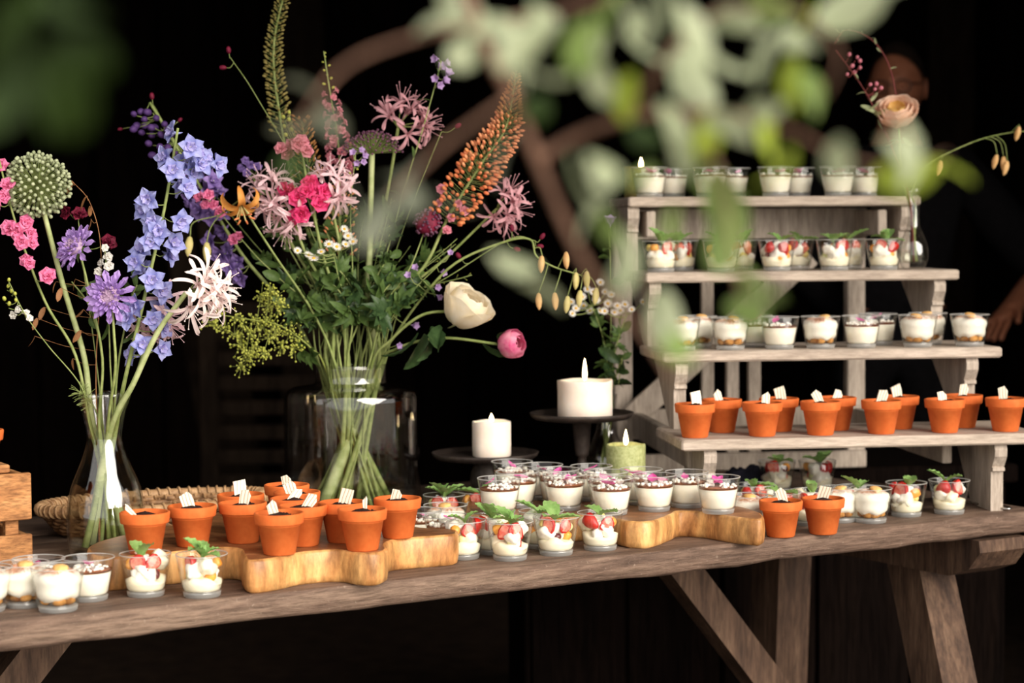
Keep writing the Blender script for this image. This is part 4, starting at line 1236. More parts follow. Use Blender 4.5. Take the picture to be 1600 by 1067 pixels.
def allium(name, R, n, mp, ms, hemi=False, pr=0.0026):
    mb = MB(); q = random.Random(2)
    for i in range(n):
        z = 1 - 2 * (i + 0.5) / n
        if hemi: z = 0.05 + 0.95 * (i + 0.5) / n
        a = i * 2.39996
        r = math.sqrt(max(0, 1 - z * z))
        d = Vector((r * math.cos(a), r * math.sin(a), z))
        RR = R * q.uniform(0.86, 1.04) * (1.0 if not hemi else (0.75 + 0.25 * (1 - z) + 0.12))
        mb.m = 1
        mb.tube([d * 0.003, d * (RR - pr)], 0.0004, 3, False)
        mb.m = 0
        mb.ell(d * RR, (pr, pr, pr * 1.1), 6, 4, ori(d))
    mb.m = 1
    mb.ell((0, 0, 0), 0.004, 8, 6)
    FM[name] = mb.mesh(name, [M_[mp], M_[ms]])
allium('allium_globe', 0.048, 300, 'allium', 'stem', pr=0.0031)
allium('purple_umbel', 0.047, 150, 'wine', 'stem', True, 0.0022)
def lily():
    mb = MB(); q = random.Random(1)
    for i in range(6):
        me = MB().petal(RZ(2 * PI * i / 6), L=0.050, W=0.0125 if i % 2 else 0.0095, a0=0.15, bend=3.9, cup=0.12, shape='ov', nu=14, nv=4, ruf=0.0006, seed=i)
        FM['lily_petal%d' % i] = me.mesh('lily_petal', M_['orange'])
    for i in range(6):
        a = 2 * PI * i / 6 + 0.3
        c, s_ = math.cos(a), math.sin(a)
        mb.m = 0
        mb.tube([(0, 0, 0), (0.004 * c, 0.004 * s_, 0.014), (0.010 * c, 0.010 * s_, 0.026)], 0.0006, 4)
        mb.m = 1
        mb.ell((0.010 * c, 0.010 * s_, 0.0265), (0.0014, 0.0014, 0.0042), 6, 5, ori((c, s_, 0.4)))
    mb.m = 0
    mb.tube([(0, 0, 0), (0.001, 0, 0.03)], 0.0008, 4)
    FM['lily_stamens'] = mb.mesh('lily_stamens', [M_['lilybud'], M_['coralbud']])
lily()
FM['leaf_lance'] = leaf_mesh('leaf', 'leaf', 0.060, 0.015, -0.8, 0.12, 0.3, 0.0004)
FM['leaf_small'] = leaf_mesh('leaf', 'leaf', 0.030, 0.016, -0.7, 0.15, 0.4, 0.0004, 6, 4)
FM['leaf_dark'] = leaf_mesh('leaf', 'leafdark', 0.065, 0.026, -0.9, 0.18, 0.3, 0.0006)
FM['leaf_pale'] = leaf_mesh('leaf', 'leafpale', 0.055, 0.018, -0.6, 0.15, 0.4, 0.0004)
FM['leaf_dry'] = leaf_mesh('leaf', 'grassbrown', 0.021, 0.0085, -0.3, 0.15, 0.15, 0.0003, 5, 3)
def lobed(name, mat):
    mb = MB()
    for a, L in ((-1.25, 0.022), (-0.65, 0.032), (0.0, 0.040), (0.65, 0.032), (1.25, 0.022)):
        mb.petal(RZ(a), L=L, W=0.0125, a0=0.9, bend=0.5, cup=0.15, shape='lance', nu=5, nv=3, ruf=0.0008)
    FM[name] = mb.mesh(name, M_[mat])
lobed('leaf_lobed', 'leaf'); lobed('leaf_lobed_dark', 'leafdark')

# ---------------------------------------------------------------- stems standing in the vases
VS = {'jar': dict(c=JAR, z0=0.013, zn=0.25, rn=0.057, rb=0.095), 'car': dict(c=CAR, z0=0.0125, zn=0.19, rn=0.022, rb=0.046),
      'dai': dict(c=DAI, z0=0.012, zn=0.15, rn=0.013, rb=0.030), 'rnd': dict(c=RVS, z0=0.012, zn=0.11, rn=0.0065, rb=0.014)}
class Stem:
    pass
def stem(name, label, cat, vase, pts, r=0.0016, mat='stem', group=None, tip=0.5, jit=0.5):
    v = VS[vase]; c = v['c']
    W = [at(x, y, c.y + dy) for x, y, dy in pts]
    d = Vector((W[-1].x - c.x, (W[-1].y - c.y) * 2.5))
    off = d * 0.30
    r *= 1.25
    off += Vector((rnd.uniform(-1, 1), rnd.uniform(-1, 1))) * v['rn'] * jit
    lim = v['rn'] - r
    if off.length > lim: off *= lim / off.length
    an_, rr_ = rnd.uniform(0, 2 * PI), v['rb'] * math.sqrt(rnd.random()) * 0.62
    nb = -off * (v['rb'] / v['rn']) * 0.42 + Vector((math.cos(an_), math.sin(an_))) * rr_
    if nb.length > v['rb'] - r: nb *= (v['rb'] - r) / nb.length
    base = Vector((c.x + nb.x, c.y + nb.y, c.z + v['z0'] + r))
    neck = Vector((c.x + off.x, c.y + off.y, c.z + v['zn']))
    path = crom([base, neck] + W, 7)
    t = thing(name, label, cat, base, 0.0, group)
    n = len(path)
    mb = MB()
    mb.tube([p - base for p in path], [r * (1 - (1 - tip) * i / (n - 1)) * (1 + 0.9 * max(0, 1 - i / 9)) for i in range(n)], 6)
    mb.build('stem', M_[mat], t)
    s = Stem(); s.t = t; s.base = base; s.path = path; s.end = path[-1]; s.W = W; s.n = n
    return s
def put(s, part, p, d, k=1.0, spin=None, name=None, parent=None):
    M = T(p - s.base) @ ori(d, rnd.uniform(0, 6.28) if spin is None else spin) @ S(k)
    return mk(name or FM[part].name.split('.')[0], FM[part], s.t, M)
def along(s, f):
    x = max(0, min(s.n - 1.001, f * (s.n - 1))); i = int(x)
    return s.path[i].lerp(s.path[i + 1], x - i), (s.path[min(s.n - 1, i + 1)] - s.path[i]).normalized()
def pedicel(s, p0, p1, r=0.0007, mat='stem', sag=0.004):
    m = (p0 + p1) / 2 + Vector((0, 0, -sag))
    MB().tube([q - s.base for q in crom([p0, m, p1], 4)], r, 4).build('pedicel', M_[mat], s.t)
def near(s, p):
    return min(s.path[s.n // 3:], key=lambda q: (q - p).length + 0.25 * max(0, q.z - p.z + 0.01))
def leaves(s, f0, f1, n, kinds, k=(0.7, 1.2), out=0.7):
    for i in range(n):
        p, tg = along(s, f0 + (f1 - f0) * (i + rnd.random() * 0.8) / n)
        a = i * 2.4 + rnd.uniform(-0.5, 0.5)
        side = Vector((math.cos(a), math.sin(a), 0))
        put(s, rnd.choice(kinds), p, tg * (1 - out) + side * out + Vector((0, -0.1, 0.15)), rnd.uniform(*k))
def spike(s, part, f0, f1, n, rad, k0, k1, up=0.35, name=None):
    for i in range(n):
        u = (i + 0.5) / n
        p, tg = along(s, f0 + (f1 - f0) * u)
        a = i * 2.39996
        e1 = tg.orthogonal().normalized(); e2 = tg.cross(e1)
        d = e1 * math.cos(a) + e2 * math.sin(a)
        rr = rad[0] + (rad[1] - rad[0]) * u
        put(s, part, p + d * rr + tg * rr * 0.2, d + tg * up, k0 + (k1 - k0) * u, name=name)
TOCAM = Vector((0.05, -1, 0.05))
def blooms(s, part, pts, k=(0.85, 1.1), dy=(-0.03, 0.03), ped=True, face=None, mat='stem', name=None):
    c = s.path[s.n * 2 // 3]
    for x, y in pts:
        p = at(x, y, c.y + rnd.uniform(*dy))
        q = near(s, p)
        out = (p - q); out = out.normalized() if out.length > 1e-4 else Vector((0, 0, 1))
        d = (Vector(face) if face else TOCAM * 0.9 + out * 0.7) + Vector((rnd.uniform(-0.35, 0.35), 0, rnd.uniform(-0.3, 0.3)))
        d.normalize()
        if ped: pedicel(s, q, p - d * 0.004, 0.0008, mat)
        put(s, part, p, d, rnd.uniform(*k), name=name)
def spray(s, f0, f1, n, rad, size, mat, name, seed, width=None, longr=1.0, up=0.5, twig=None):
    """many tiny buds round the stem, one part"""
    q = random.Random(seed); mb = MB()
    for i in range(n):
        u = (i + q.random() * 0.6) / n
        p, tg = along(s, f0 + (f1 - f0) * u)
        a = i * 2.39996
        e1 = tg.orthogonal().normalized(); e2 = tg.cross(e1)
        d = e1 * math.cos(a) + e2 * math.sin(a)
        rr = rad[0] + (rad[1] - rad[0]) * u
        rr *= q.uniform(0.8, 1.1)
        sz = size[0] + (size[1] - size[0]) * u
        e = p + d * rr + tg * rr * up
        mb.m = 1
        mb.tube([p - s.base, e - s.base], 0.0004, 3, False)
        mb.m = 0
        mb.ell(e - s.base, (sz * 0.5, sz * 0.5, sz * longr), 6, 4, ori(d + tg * up))
    return stuff(mb.build(name, [M_[mat], M_[twig or 'stem']], s.t))

# ---- the loose bunch in the carafe
GC, GJ, GR, GD = 'stems in the carafe', 'stems in the jar vase', 'stems in the round shelf vase', 'stems in the bottle vase'
s = stem('allium', 'round grey green allium seed head on a thick stem, far left', 'flower', 'car', [(132, 560, 0), (97, 440, 0.0), (58, 290, 0.0)], 0.0042, 'stemthick', GC, 0.75)
put(s, 'allium_globe', s.end, (0, 0, 1), 1.03, 0, 'seed_globe')['kind'] = 'stuff'
s = stem('pink_stock', 'rose pink stock at the left picture edge beside the allium', 'flower', 'car', [(118, 555, -0.02), (70, 470, -0.02), (25, 350, -0.02), (-4, 240, -0.02)], 0.0024, 'stem', GC)
blooms(s, 'pink_blossom', [(2, 262), (-8, 285), (8, 308), (-4, 320), (12, 290), (38, 348), (28, 362), (46, 366), (33, 378), (49, 380), (15, 357), (46, 412), (42, 406), (74, 432)], (0.95, 1.35), (-0.03, 0.01))
s = stem('scabious', 'lilac scabious flower seen from the side, upper one', 'flower', 'car', [(160, 560, -0.03), (136, 440, -0.03), (122, 388, -0.03)], 0.0020, 'stem', GC, 0.7)
put(s, 'scabious_head', s.end, (-0.55, -0.75, 0.45), 1.18)
s = stem('scabious', 'lilac scabious flower facing the viewer, lower and larger one', 'flower', 'car', [(180, 580, -0.06), (178, 520, -0.06), (174, 464, -0.055)], 0.0022, 'stem', GC, 0.7)
put(s, 'scabious_head', s.end, (-0.15, -0.95, 0.12), 1.28)
s = stem('blue_delphinium', 'tall periwinkle blue delphinium rising from the carafe', 'flower', 'car', [(196, 590, -0.02), (228, 455, -0.02), (258, 320, -0.02), (278, 200, -0.02)], 0.0034, 'stem', GC)
blooms(s, 'delphinium_blossom', [(297, 231), (319, 249), (338, 259), (260, 247), (270, 267), (291, 294), (232, 312), (281, 346), (240, 348), (236, 377), (214, 409), (262, 397), (238, 438), (246, 483), (200, 497), (254, 513), (209, 556), (272, 208), (252, 545), (228, 330), (300, 268), (308, 240), (284, 252), (276, 286), (248, 362), (224, 392), (270, 380), (226, 425), (250, 455), (214, 478), (238, 500), (222, 538), (312, 258)], (0.86, 1.06))
s = stem('burgundy_flower', 'small burgundy flower between allium and scabious', 'flower', 'car', [(150, 560, 0.04), (132, 430, 0.05), (122, 340, 0.05)], 0.0012, 'stem', GC)
blooms(s, 'wine_blossom', [(124, 336), (106, 333), (168, 380)], (0.9, 1.2), (-0.01, 0.01))
s = stem('dry_oat_grass', 'brown drooping oat grass among the carafe flowers', 'grass', 'car', [(150, 570, 0.02), (158, 400, 0.02), (142, 320, 0.02), (112, 282, 0.02)], 0.0009, 'grassbrown', GC)
for x, y in ((136, 306), (142, 342), (114, 284), (140, 322), (96, 450), (118, 436), (130, 483), (126, 516), (114, 560), (54, 525), (58, 497), (88, 440), (150, 470), (70, 480)):
    p = at(x, y, CAR.y + rnd.uniform(-0.02, 0.03))
    pedicel(s, near(s, p), p, 0.0004, 'grassbrown')
    put(s, 'leaf_dry', p, (rnd.uniform(-0.6, 0.2), -0.2, -0.8), rnd.uniform(0.8, 1.2))
s = stem('white_stock', 'white budded stem right beside the lower scabious', 'flower', 'car', [(172, 560, 0.01), (168, 460, 0.01), (164, 385, 0.01)], 0.0014, 'stem', GC)
blooms(s, 'white_blossom', [(164, 388), (168, 402), (160, 412), (170, 416), (155, 425)], (0.7, 0.95), (-0.02, 0.01))
s = stem('pale_bud_spray', 'thin spray of pale buds leaning out at far left', 'flower', 'car', [(128, 606, -0.03), (75, 540, -0.03), (40, 492, -0.03), (14, 440, -0.03)], 0.0010, 'stem', GC)
blooms(s, 'cream_bud', [(14, 440), (12, 450), (18, 458), (24, 462), (8, 470), (26, 472), (14, 478)], (0.8, 1.0), (-0.01, 0.01), face=(0.1, -0.5, 0.8))
blooms(s, 'white_blossom', [(30, 484), (40, 490), (22, 492), (46, 497)], (0.6, 0.8), (-0.01, 0.01))
s = stem('nerine', 'large white nerine on a thick green stem, right of the carafe', 'flower', 'car', [(208, 600, -0.04), (246, 520, -0.05), (292, 456, -0.05)], 0.0042, 'stemthick', GC, 0.8)
def umbel(s, part, tips, k=1.0, depth=0.03, buds=()):
    c = s.end
    for x, y in tips:
        p = at(x, y, c.y + rnd.uniform(-depth, depth * 0.3))
        d = (p - c).normalized() + Vector((0, -0.35, 0))
        b = c + (p - c) * 0.45
        MB().tube([c - s.base, (c + b) / 2 - s.base + Vector((0, 0, 0.002)), b - s.base], 0.0009, 5).build('pedicel', M_['stem'], s.t)
        put(s, part, b, d, k * rnd.uniform(0.92, 1.06), name='floret')
    for x, y in buds:
        p = at(x, y, c.y + rnd.uniform(-0.02, 0.02))
        b = c + (p - c) * 0.5
        MB().tube([c - s.base, b - s.base], 0.0009, 5).build('pedicel', M_['stem'], s.t)
        put(s, 'nerine_bud', b, p - c, 0.9, name='bud')
umbel(s, 'white_nerine_floret', [(300, 492), (318, 440), (345, 408), (372, 440), (382, 474), (350, 488), (330, 470), (340, 430), (362, 460)], 1.0, 0.035)
s = stem('nerine', 'fading blush nerine hanging low behind the blue delphinium', 'flower', 'car', [(212, 590, 0.02), (232, 520, 0.03), (240, 480, 0.03)], 0.0026, 'stem', GC, 0.8)
umbel(s, 'pink_nerine_floret', [(262, 460), (275, 500), (282, 528), (258, 545), (215, 515), (225, 540), (250, 500)], 0.95)
for i, (lab, pts) in enumerate((('thin bent green stem crossing the carafe bunch', [(186, 560, 0.03), (205, 470, 0.04), (214, 445, 0.04)]), ('thin upright green stem behind the lower scabious', [(160, 560, 0.02), (140, 480, 0.03), (112, 440, 0.03)]))):
    s = stem('filler_stem', lab, 'stem', 'car', pts, 0.0018, 'stem', GC)
    leaves(s, 0.55, 1.0, 7, ['leaf_small', 'leaf_lance'], (0.5, 0.8))
s = stem('fennel_frond', 'feathery green frond at the mouth of the carafe', 'leaf', 'car', [(140, 625, -0.02), (124, 612, -0.03)], 0.0012, 'stem', GC)
mb = MB(); q = random.Random(4)
for i in range(46):
    p, tg = along(s, 0.55 + 0.45 * q.random())
    d = Vector((q.uniform(-1, 0.6), q.uniform(-0.6, 0.4), q.uniform(-0.4, 0.8))).normalized()
    mb.tube([p - s.base, p - s.base + d * 0.012, p - s.base + d * 0.02 + Vector((0, 0, -0.002))], 0.0004, 3, False)
stuff(mb.build('feathery_leaves', M_['stem'], s.t))

# ---- the big bouquet in the jar
s = stem('violet_delphinium', 'dark violet delphinium leaning far left out of the jar bouquet', 'flower', 'jar', [(455, 490, 0.0), (380, 400, 0.0), (318, 300, 0.0), (234, 160, 0.0)], 0.0036, 'stem', GJ)
blooms(s, 'violet_blossom', [(305, 282), (332, 284), (322, 300), (300, 312), (340, 300), (330, 335), (312, 328), (344, 340), (350, 360), (330, 378), (358, 392), (372, 408), (346, 398), (366, 380), (296, 262), (318, 268), (375, 430), (362, 420)], (0.85, 1.1), (-0.02, 0.03), name='violet_blossom')
blooms(s, 'violet_bud', [(212, 180), (224, 172), (236, 176), (246, 184), (218, 194), (232, 192), (248, 200), (258, 196), (226, 208), (242, 212), (256, 214), (268, 212), (236, 226), (252, 230), (266, 228), (244, 242), (260, 246), (276, 240), (284, 250), (228, 186), (262, 204), (240, 200), (214, 200)], (1.1, 1.6), (-0.02, 0.02))
s = stem('pink_larkspur', 'small pink larkspur between violet delphinium and orange lily', 'flower', 'jar', [(480, 480, -0.03), (400, 400, -0.04), (330, 315, -0.04)], 0.0014, 'stem', GJ)
blooms(s, 'pink_blossom', [(322, 319), (312, 308), (334, 322), (326, 306), (371, 367), (366, 374), (344, 330)], (0.9, 1.15), (-0.02, 0.0))
s = stem('orange_lily', 'orange turks cap lily nodding with recurved petals', 'flower', 'jar', [(490, 490, -0.07), (430, 400, -0.11), (382, 326, -0.13), (372, 310, -0.13)], 0.0022, 'stem', GJ)
Ml = T(s.end - s.base + Vector((0.003, 0, -0.004))) @ ori((0.25, -0.45, -0.8), 0.3)
for i in range(6):
    mk('petal', FM['lily_petal%d' % i], s.t, Ml @ S(1.3))
mk('stamens', FM['lily_stamens'], s.t, Ml @ S(1.35))
for x, y, q in ((297, 395, 0), (323, 404, 1)):
    p = at(x, y - 26, JAR.y - 0.07)
    pts = [s.path[-3], at(345, 335, JAR.y - 0.065), at(x + 6, y - 48, JAR.y - 0.07), p]
    MB().tube([u - s.base for u in crom(pts, 5)], 0.0011, 5).build('bud_stalk', M_['stem'], s.t)
    put(s, 'lily_bud', p, (-0.12 if q == 0 else 0.0, -0.1, -1), 1.15)
def ner(label, pts, tips, part, buds=(), r=0.0026, k=1.0):
    s = stem('nerine', label, 'flower', 'jar', pts, r, 'stem', GJ, 0.8)
    umbel(s, part, tips, k, 0.035, buds)
    return s
ner('blush nerine above the orange lily, left in the jar bouquet', [(510, 480, -0.05), (455, 380, -0.06), (424, 312, -0.06)], [(396, 290), (404, 270), (428, 262), (448, 276), (412, 322), (440, 300)], 'pink_nerine_floret')
ner('blush nerine below the hot pink snapdragon', [(520, 480, -0.06), (475, 390, -0.075), (452, 322, -0.08)], [(430, 350), (456, 362), (414, 320), (470, 345), (436, 322), (446, 368)], 'pink_nerine_floret', k=1.05)
ner('blush nerine right of the hot pink snapdragon', [(540, 470, -0.05), (530, 380, -0.055), (512, 295, -0.06)], [(536, 268), (546, 290), (540, 312), (520, 262), (500, 270), (528, 318)], 'pink_nerine_floret')
ner('dusky rose nerine at the top of the jar bouquet', [(560, 480, 0.02), (600, 330, 0.03), (622, 200, 0.03)], [(630, 138), (658, 150), (684, 182), (672, 196), (600, 172), (640, 168), (690, 200), (646, 215)], 'rose_nerine_floret', [(594, 160), (612, 172)], 0.003, 1.05)
ner('dusky rose nerine with curling petals right of the orange foxtail', [(610, 480, 0.0), (700, 400, 0.0), (776, 326, 0.0)], [(808, 284), (816, 308), (788, 348), (800, 340), (812, 328), (770, 345), (792, 290)], 'rose_nerine_floret', (), 0.0022, 1.0)
s = stem('foxtail_lily', 'olive budded foxtail lily at the very top, running out of frame', 'flower', 'jar', [(515, 470, 0.05), (462, 300, 0.06), (434, 160, 0.06), (428, 70, 0.06), (446, -20, 0.06)], 0.0030, 'stem', GJ, 0.4)
spray(s, 0.60, 1.0, 210, (0.020, 0.010), (0.0050, 0.0030), 'olivebud', 'bud_spike', 3, longr=1.0)
s = stem('foxtail_lily', 'orange foxtail lily spike leaning right in the jar bouquet', 'flower', 'jar', [(590, 480, -0.05), (660, 420, -0.05), (700, 340, -0.05), (752, 256, -0.05), (790, 200, -0.05), (806, 115, -0.05)], 0.0034, 'stem', GJ, 0.3)
spray(s, 0.56, 0.72, 90, (0.030, 0.036), (0.0075, 0.0065), 'coralbud', 'open_florets', 5, longr=0.8, up=0.2)
spray(s, 0.66, 0.88, 150, (0.036, 0.024), (0.0060, 0.0052), 'orangebud', 'bud_spike', 6, longr=1.05, up=0.45)
spray(s, 0.86, 1.0, 110, (0.024, 0.006), (0.0048, 0.0026), 'brownbud', 'tip_buds', 7, longr=1.1, up=0.6)
blooms(s, 'dusty_blossom', [(690, 296), (686, 318), (724, 330), (704, 340), (716, 318), (698, 360)], (0.7, 0.95), (-0.03, 0.0))
s = stem('pink_larkspur', 'tall dusty pink larkspur spike left of the purple umbel', 'flower', 'jar', [(535, 470, 0.02), (530, 330, 0.03), (530, 240, 0.03), (518, 160, 0.03), (506, 80, 0.03)], 0.0024, 'stem', GJ, 0.4)
spike(s, 'dusty_blossom', 0.60, 0.87, 32, (0.020, 0.010), 1.0, 0.6)
spike(s, 'cream_bud', 0.87, 1.0, 9, (0.006, 0.002), 0.8, 0.45)
s = stem('snapdragon', 'hot pink snapdragon in the middle of the jar bouquet', 'flower', 'jar', [(530, 480, -0.07), (505, 400, -0.085), (485, 310, -0.09), (470, 235, -0.07)], 0.0030, 'stem', GJ, 0.6)
blooms(s, 'snapdragon_floret', [(491, 304), (500, 318), (480, 298), (472, 334), (462, 340), (484, 286), (456, 300), (446, 296), (505, 300), (466, 310)], (0.9, 1.15), (-0.03, 0.0))
blooms(s, 'peach_snapdragon', [(440, 232), (452, 240), (466, 228), (478, 236), (470, 222), (456, 226)], (0.85, 1.1), (-0.02, 0.02))
blooms(s, 'cream_bud', [(444, 186), (452, 190), (446, 200), (456, 204), (448, 212), (452, 178)], (0.9, 1.2), (-0.02, 0.02))
s = stem('brown_bud_spray', 'spray of small brown orange buds behind the peach snapdragon', 'flower', 'jar', [(520, 470, 0.03), (490, 320, 0.04), (472, 190, 0.04)], 0.0014, 'stem', GJ)
spray(s, 0.80, 1.0, 70, (0.026, 0.014), (0.0042, 0.0036), 'brownbud', 'buds', 8, longr=1.2, up=0.9)
s = stem('brown_bud_spray', 'orange bud spray behind the chamomile in the jar', 'flower', 'jar', [(530, 470, 0.0), (530, 380, 0.0), (536, 300, 0.0)], 0.0014, 'stem', GJ)
spray(s, 0.62, 1.0, 60, (0.034, 0.018), (0.0038, 0.0032), 'orangebud', 'buds', 9, longr=1.3, up=0.9)
s = stem('purple_umbel', 'dull purple dome shaped umbel on a thick green stem', 'flower', 'jar', [(575, 480, -0.01), (578, 380, -0.01), (581, 240, -0.01)], 0.0052, 'stemthick', GJ, 0.8)
put(s, 'purple_umbel', s.end, (0, -0.12, 1), 1.0, 0, 'flower_dome')['kind'] = 'stuff'
s = stem('pale_larkspur', 'pale lilac larkspur on a thin dark stem, top right', 'flower', 'jar', [(590, 470, 0.0), (622, 330, 0.0), (664, 190, 0.0), (690, 95, 0.0)], 0.0015, 'stem', GJ)
blooms(s, 'pale_larkspur', [(684, 92), (694, 100), (686, 108), (698, 118), (682, 122), (692, 128), (684, 134)], (0.8, 1.0), (-0.02, 0.02))
leaves(s, 0.55, 0.95, 6, ['leaf_lance'], (0.35, 0.55))
s = stem('pale_larkspur', 'short stem of pale lilac bells below the purple umbel', 'flower', 'jar', [(550, 460, -0.05), (548, 330, -0.06), (556, 236, -0.06)], 0.0013, 'stem', GJ)
blooms(s, 'lilac_bell', [(552, 240), (562, 236), (568, 244), (556, 252), (566, 254)], (0.8, 1.0), (-0.01, 0.01))
spike(s, 'cream_bud', 0.70, 0.95, 12, (0.005, 0.004), 0.6, 0.5)
s = stem('dark_scabious', 'dark purple scabious seed head below the foxtail lily', 'flower', 'jar', [(600, 480, -0.06), (640, 420, -0.07), (668, 348, -0.07)], 0.0016, 'stem', GJ)
mb = MB(); q = random.Random(6)
mb.ell((0, 0, 0), (0.022, 0.022, 0.016), 14, 8)
mb.m = 1
for i in range(70):
    a = q.uniform(0, 6.28); z = q.uniform(-0.3, 1); r = math.sqrt(max(0, 1 - z * z))
    d = Vector((r * math.cos(a), r * math.sin(a), z))
    mb.ell(Vector((d.x * 0.024, d.y * 0.024, d.z * 0.018)), 0.0026, 5, 4)
o = mb.build('flower_head', [M_['burg'], M_['wine']], s.t, M=T(s.end - s.base) @ ori((-0.1, -0.9, 0.4)))
for lab, pts, heads in (('two burgundy burnet bobbles on long stems at top left', [(520, 470, -0.02), (470, 280, -0.02), (400, 150, -0.02), (360, 90, -0.02)], [(358, 84), (354, 106)]),
                        ('burgundy burnet above the violet delphinium', [(480, 480, 0.03), (380, 360, 0.03), (280, 230, 0.03), (240, 165, 0.03)], [(238, 156), (278, 190), (192, 201)]),
                        ('burgundy burnet right of the dusky rose nerine', [(600, 460, 0.0), (640, 330, 0.0), (690, 206, 0.0)], [(711, 200), (430, 214)][:1]),
                        ('burgundy burnet bobbles over the arching lily buds', [(620, 490, -0.04), (720, 420, -0.05), (800, 372, -0.05), (836, 376, -0.05)], [(844, 374), (838, 385), (800, 362), (802, 388), (720, 404)])):
    s = stem('burnet', lab, 'flower', 'jar', pts, 0.0008, 'stem', GJ, 0.7)
    for x, y in heads:
        p = at(x, y, s.end.y)
        pedicel(s, near(s, p), p, 0.0006)
        put(s, 'burgundy_bobble', p, p - near(s, p) + Vector((0, 0, 0.01)), 0.82 if (x, y) not in ((192, 201), (278, 190)) else 0.6)
s = stem('chamomile', 'white chamomile daisies in the heart of the jar bouquet', 'flower', 'jar', [(540, 480, -0.08), (528, 430, -0.09), (520, 392, -0.09)], 0.0012, 'stem', GJ)
blooms(s, 'daisy_head', [(540, 382), (514, 382), (482, 399), (544, 369), (538, 358), (502, 394), (465, 392), (552, 378), (490, 404), (526, 386)], (0.75, 0.95), (-0.02, 0.01), face=(0.05, -0.7, 0.65))
s = stem('phlox', 'purple phlox cluster left of the blush nerine', 'flower', 'jar', [(500, 480, 0.02), (430, 350, 0.03), (388, 262, 0.03)], 0.0016, 'stem', GJ)
blooms(s, 'phlox_blossom', [(384, 252), (378, 262), (392, 258), (386, 270), (402, 262)], (0.8, 1.0), (-0.02, 0.0))
leaves(s, 0.6, 1.0, 8, ['leaf_small'], (0.5, 0.8))
s = stem('lady_mantle', 'lime yellow lady mantle spray hanging left over the jar rim', 'flower', 'jar', [(487, 545, -0.07), (440, 510, -0.09), (395, 500, -0.10), (345, 492, -0.10)], 0.0014, 'limestem', GJ)
mb = MB(); q = random.Random(12)
tips = [(340, 494), (330, 505), (352, 512), (372, 500), (366, 522), (390, 520), (396, 500), (410, 512), (420, 500), (402, 540), (424, 528), (440, 540), (450, 520), (384, 552), (378, 572), (390, 560), (422, 455), (408, 462), (432, 462), (440, 480), (420, 478), (460, 545), (466, 530), (376, 538), (412, 552), (430, 515)]
for x, y in tips:
    c = at(x, y, s.end.y + q.uniform(-0.02, 0.03))
    j = near(s, c)
    mb.m = 1
    mb.tube([j - s.base, (j + c) / 2 - s.base + Vector((0, 0, 0.003)), c - s.base], 0.0006, 3, False)
    for _ in range(30):
        d = Vector((q.gauss(0, 1), q.gauss(0, 1), q.gauss(0, 1))) * 0.0075
        mb.m = 1
        mb.tube([c - s.base, c + d - s.base], 0.0003, 3, False)
        mb.m = 0
        mb.ell(c + d - s.base, q.uniform(0.0013, 0.0023), 5, 4, nz=0.2)
stuff(mb.build('floret_cloud', [M_['lime'], M_['limestem']], s.t))
for x, y in ((470, 548), (486, 552)):
    put(s, 'leaf_lobed', at(x, y, s.end.y + 0.03), (-0.4, -0.7, -0.1), 1.0)
s = stem('ivory_rose', 'ivory white garden rose at the right of the jar bouquet', 'flower', 'jar', [(612, 530, -0.07), (660, 492, -0.09), (712, 486, -0.09)], 0.0024, 'stem', GJ, 0.8)
put(s, 'ivory_rose_head', at(712, 503, JAR.y - 0.09), (0.55, -0.30, 0.78), 1.12, 0.4, 'rose_head')
for x, y, d, k in ((690, 510, (-0.6, -0.5, -0.7), 1.2), (672, 520, (0.3, -0.6, -0.6), 1.0)):
    put(s, 'leaf_dark', at(x, y, JAR.y - 0.09), d, k)
s = stem('peony', 'pink peony bud on a long stem reaching right from the jar', 'flower', 'jar', [(620, 545, -0.06), (690, 528, -0.07), (780, 538, -0.07)], 0.0022, 'stem', GJ, 0.9)
put(s, 'peony_bud_head', at(784, 540, JAR.y - 0.07), (0.75, -0.55, 0.15), 1.05, 0.0, 'peony_bud')
for x, y, d, k in ((664, 522, (-0.05, -0.4, -1), 1.15), (672, 512, (0.8, -0.4, -0.7), 1.1), (652, 520, (-0.3, -0.3, -1), 1.2), (755, 536, (0.6, -0.4, -0.8), 1.0), (778, 530, (0.1, -0.3, 0.9), 0.4)):
    put(s, 'leaf_dark', at(x, y, JAR.y - 0.075), d, k)
put(s, 'leaf_pale', at(700, 512, JAR.y - 0.08), (0.9, -0.3, 0.05), 1.2)
s = stem('lily_bud_stem', 'arching stem of hanging pale lily buds right of the bouquet', 'flower', 'jar', [(620, 520, -0.03), (700, 420, -0.06), (785, 379, -0.07), (828, 374, -0.07), (838, 400, -0.07), (866, 417, -0.07), (908, 430, -0.07)], 0.0022, 'stem', GJ, 0.5)
for x, y, q in ((847, 412, 1), (885, 406, 1), (900, 438, 0), (917, 436, 0), (907, 466, 0), (932, 462, 0), (866, 470, 1), (887, 475, 0), (842, 470, 1)):
    p = at(x, y - 13, JAR.y - 0.07 + rnd.uniform(-0.015, 0.015))
    j = min(s.path[-22:], key=lambda u: (u - p - Vector((0, 0, 0.012))).length)
    MB().tube([u - s.base for u in crom([j, (j + p) / 2 + Vector((0.003, 0, 0.007)), p], 4)], 0.0009, 4).build('bud_stalk', M_['stem'], s.t)
    put(s, 'apricot_lily_bud' if q else 'lily_bud', p, (rnd.uniform(-0.12, 0.12), -0.05, -1), 0.98)
s = stem('lilac_bellflower', 'small lilac bellflowers scattered low in the right of the bouquet', 'flower', 'jar', [(600, 520, -0.05), (640, 460, -0.06), (690, 410, -0.06)], 0.0012, 'stem', GJ)
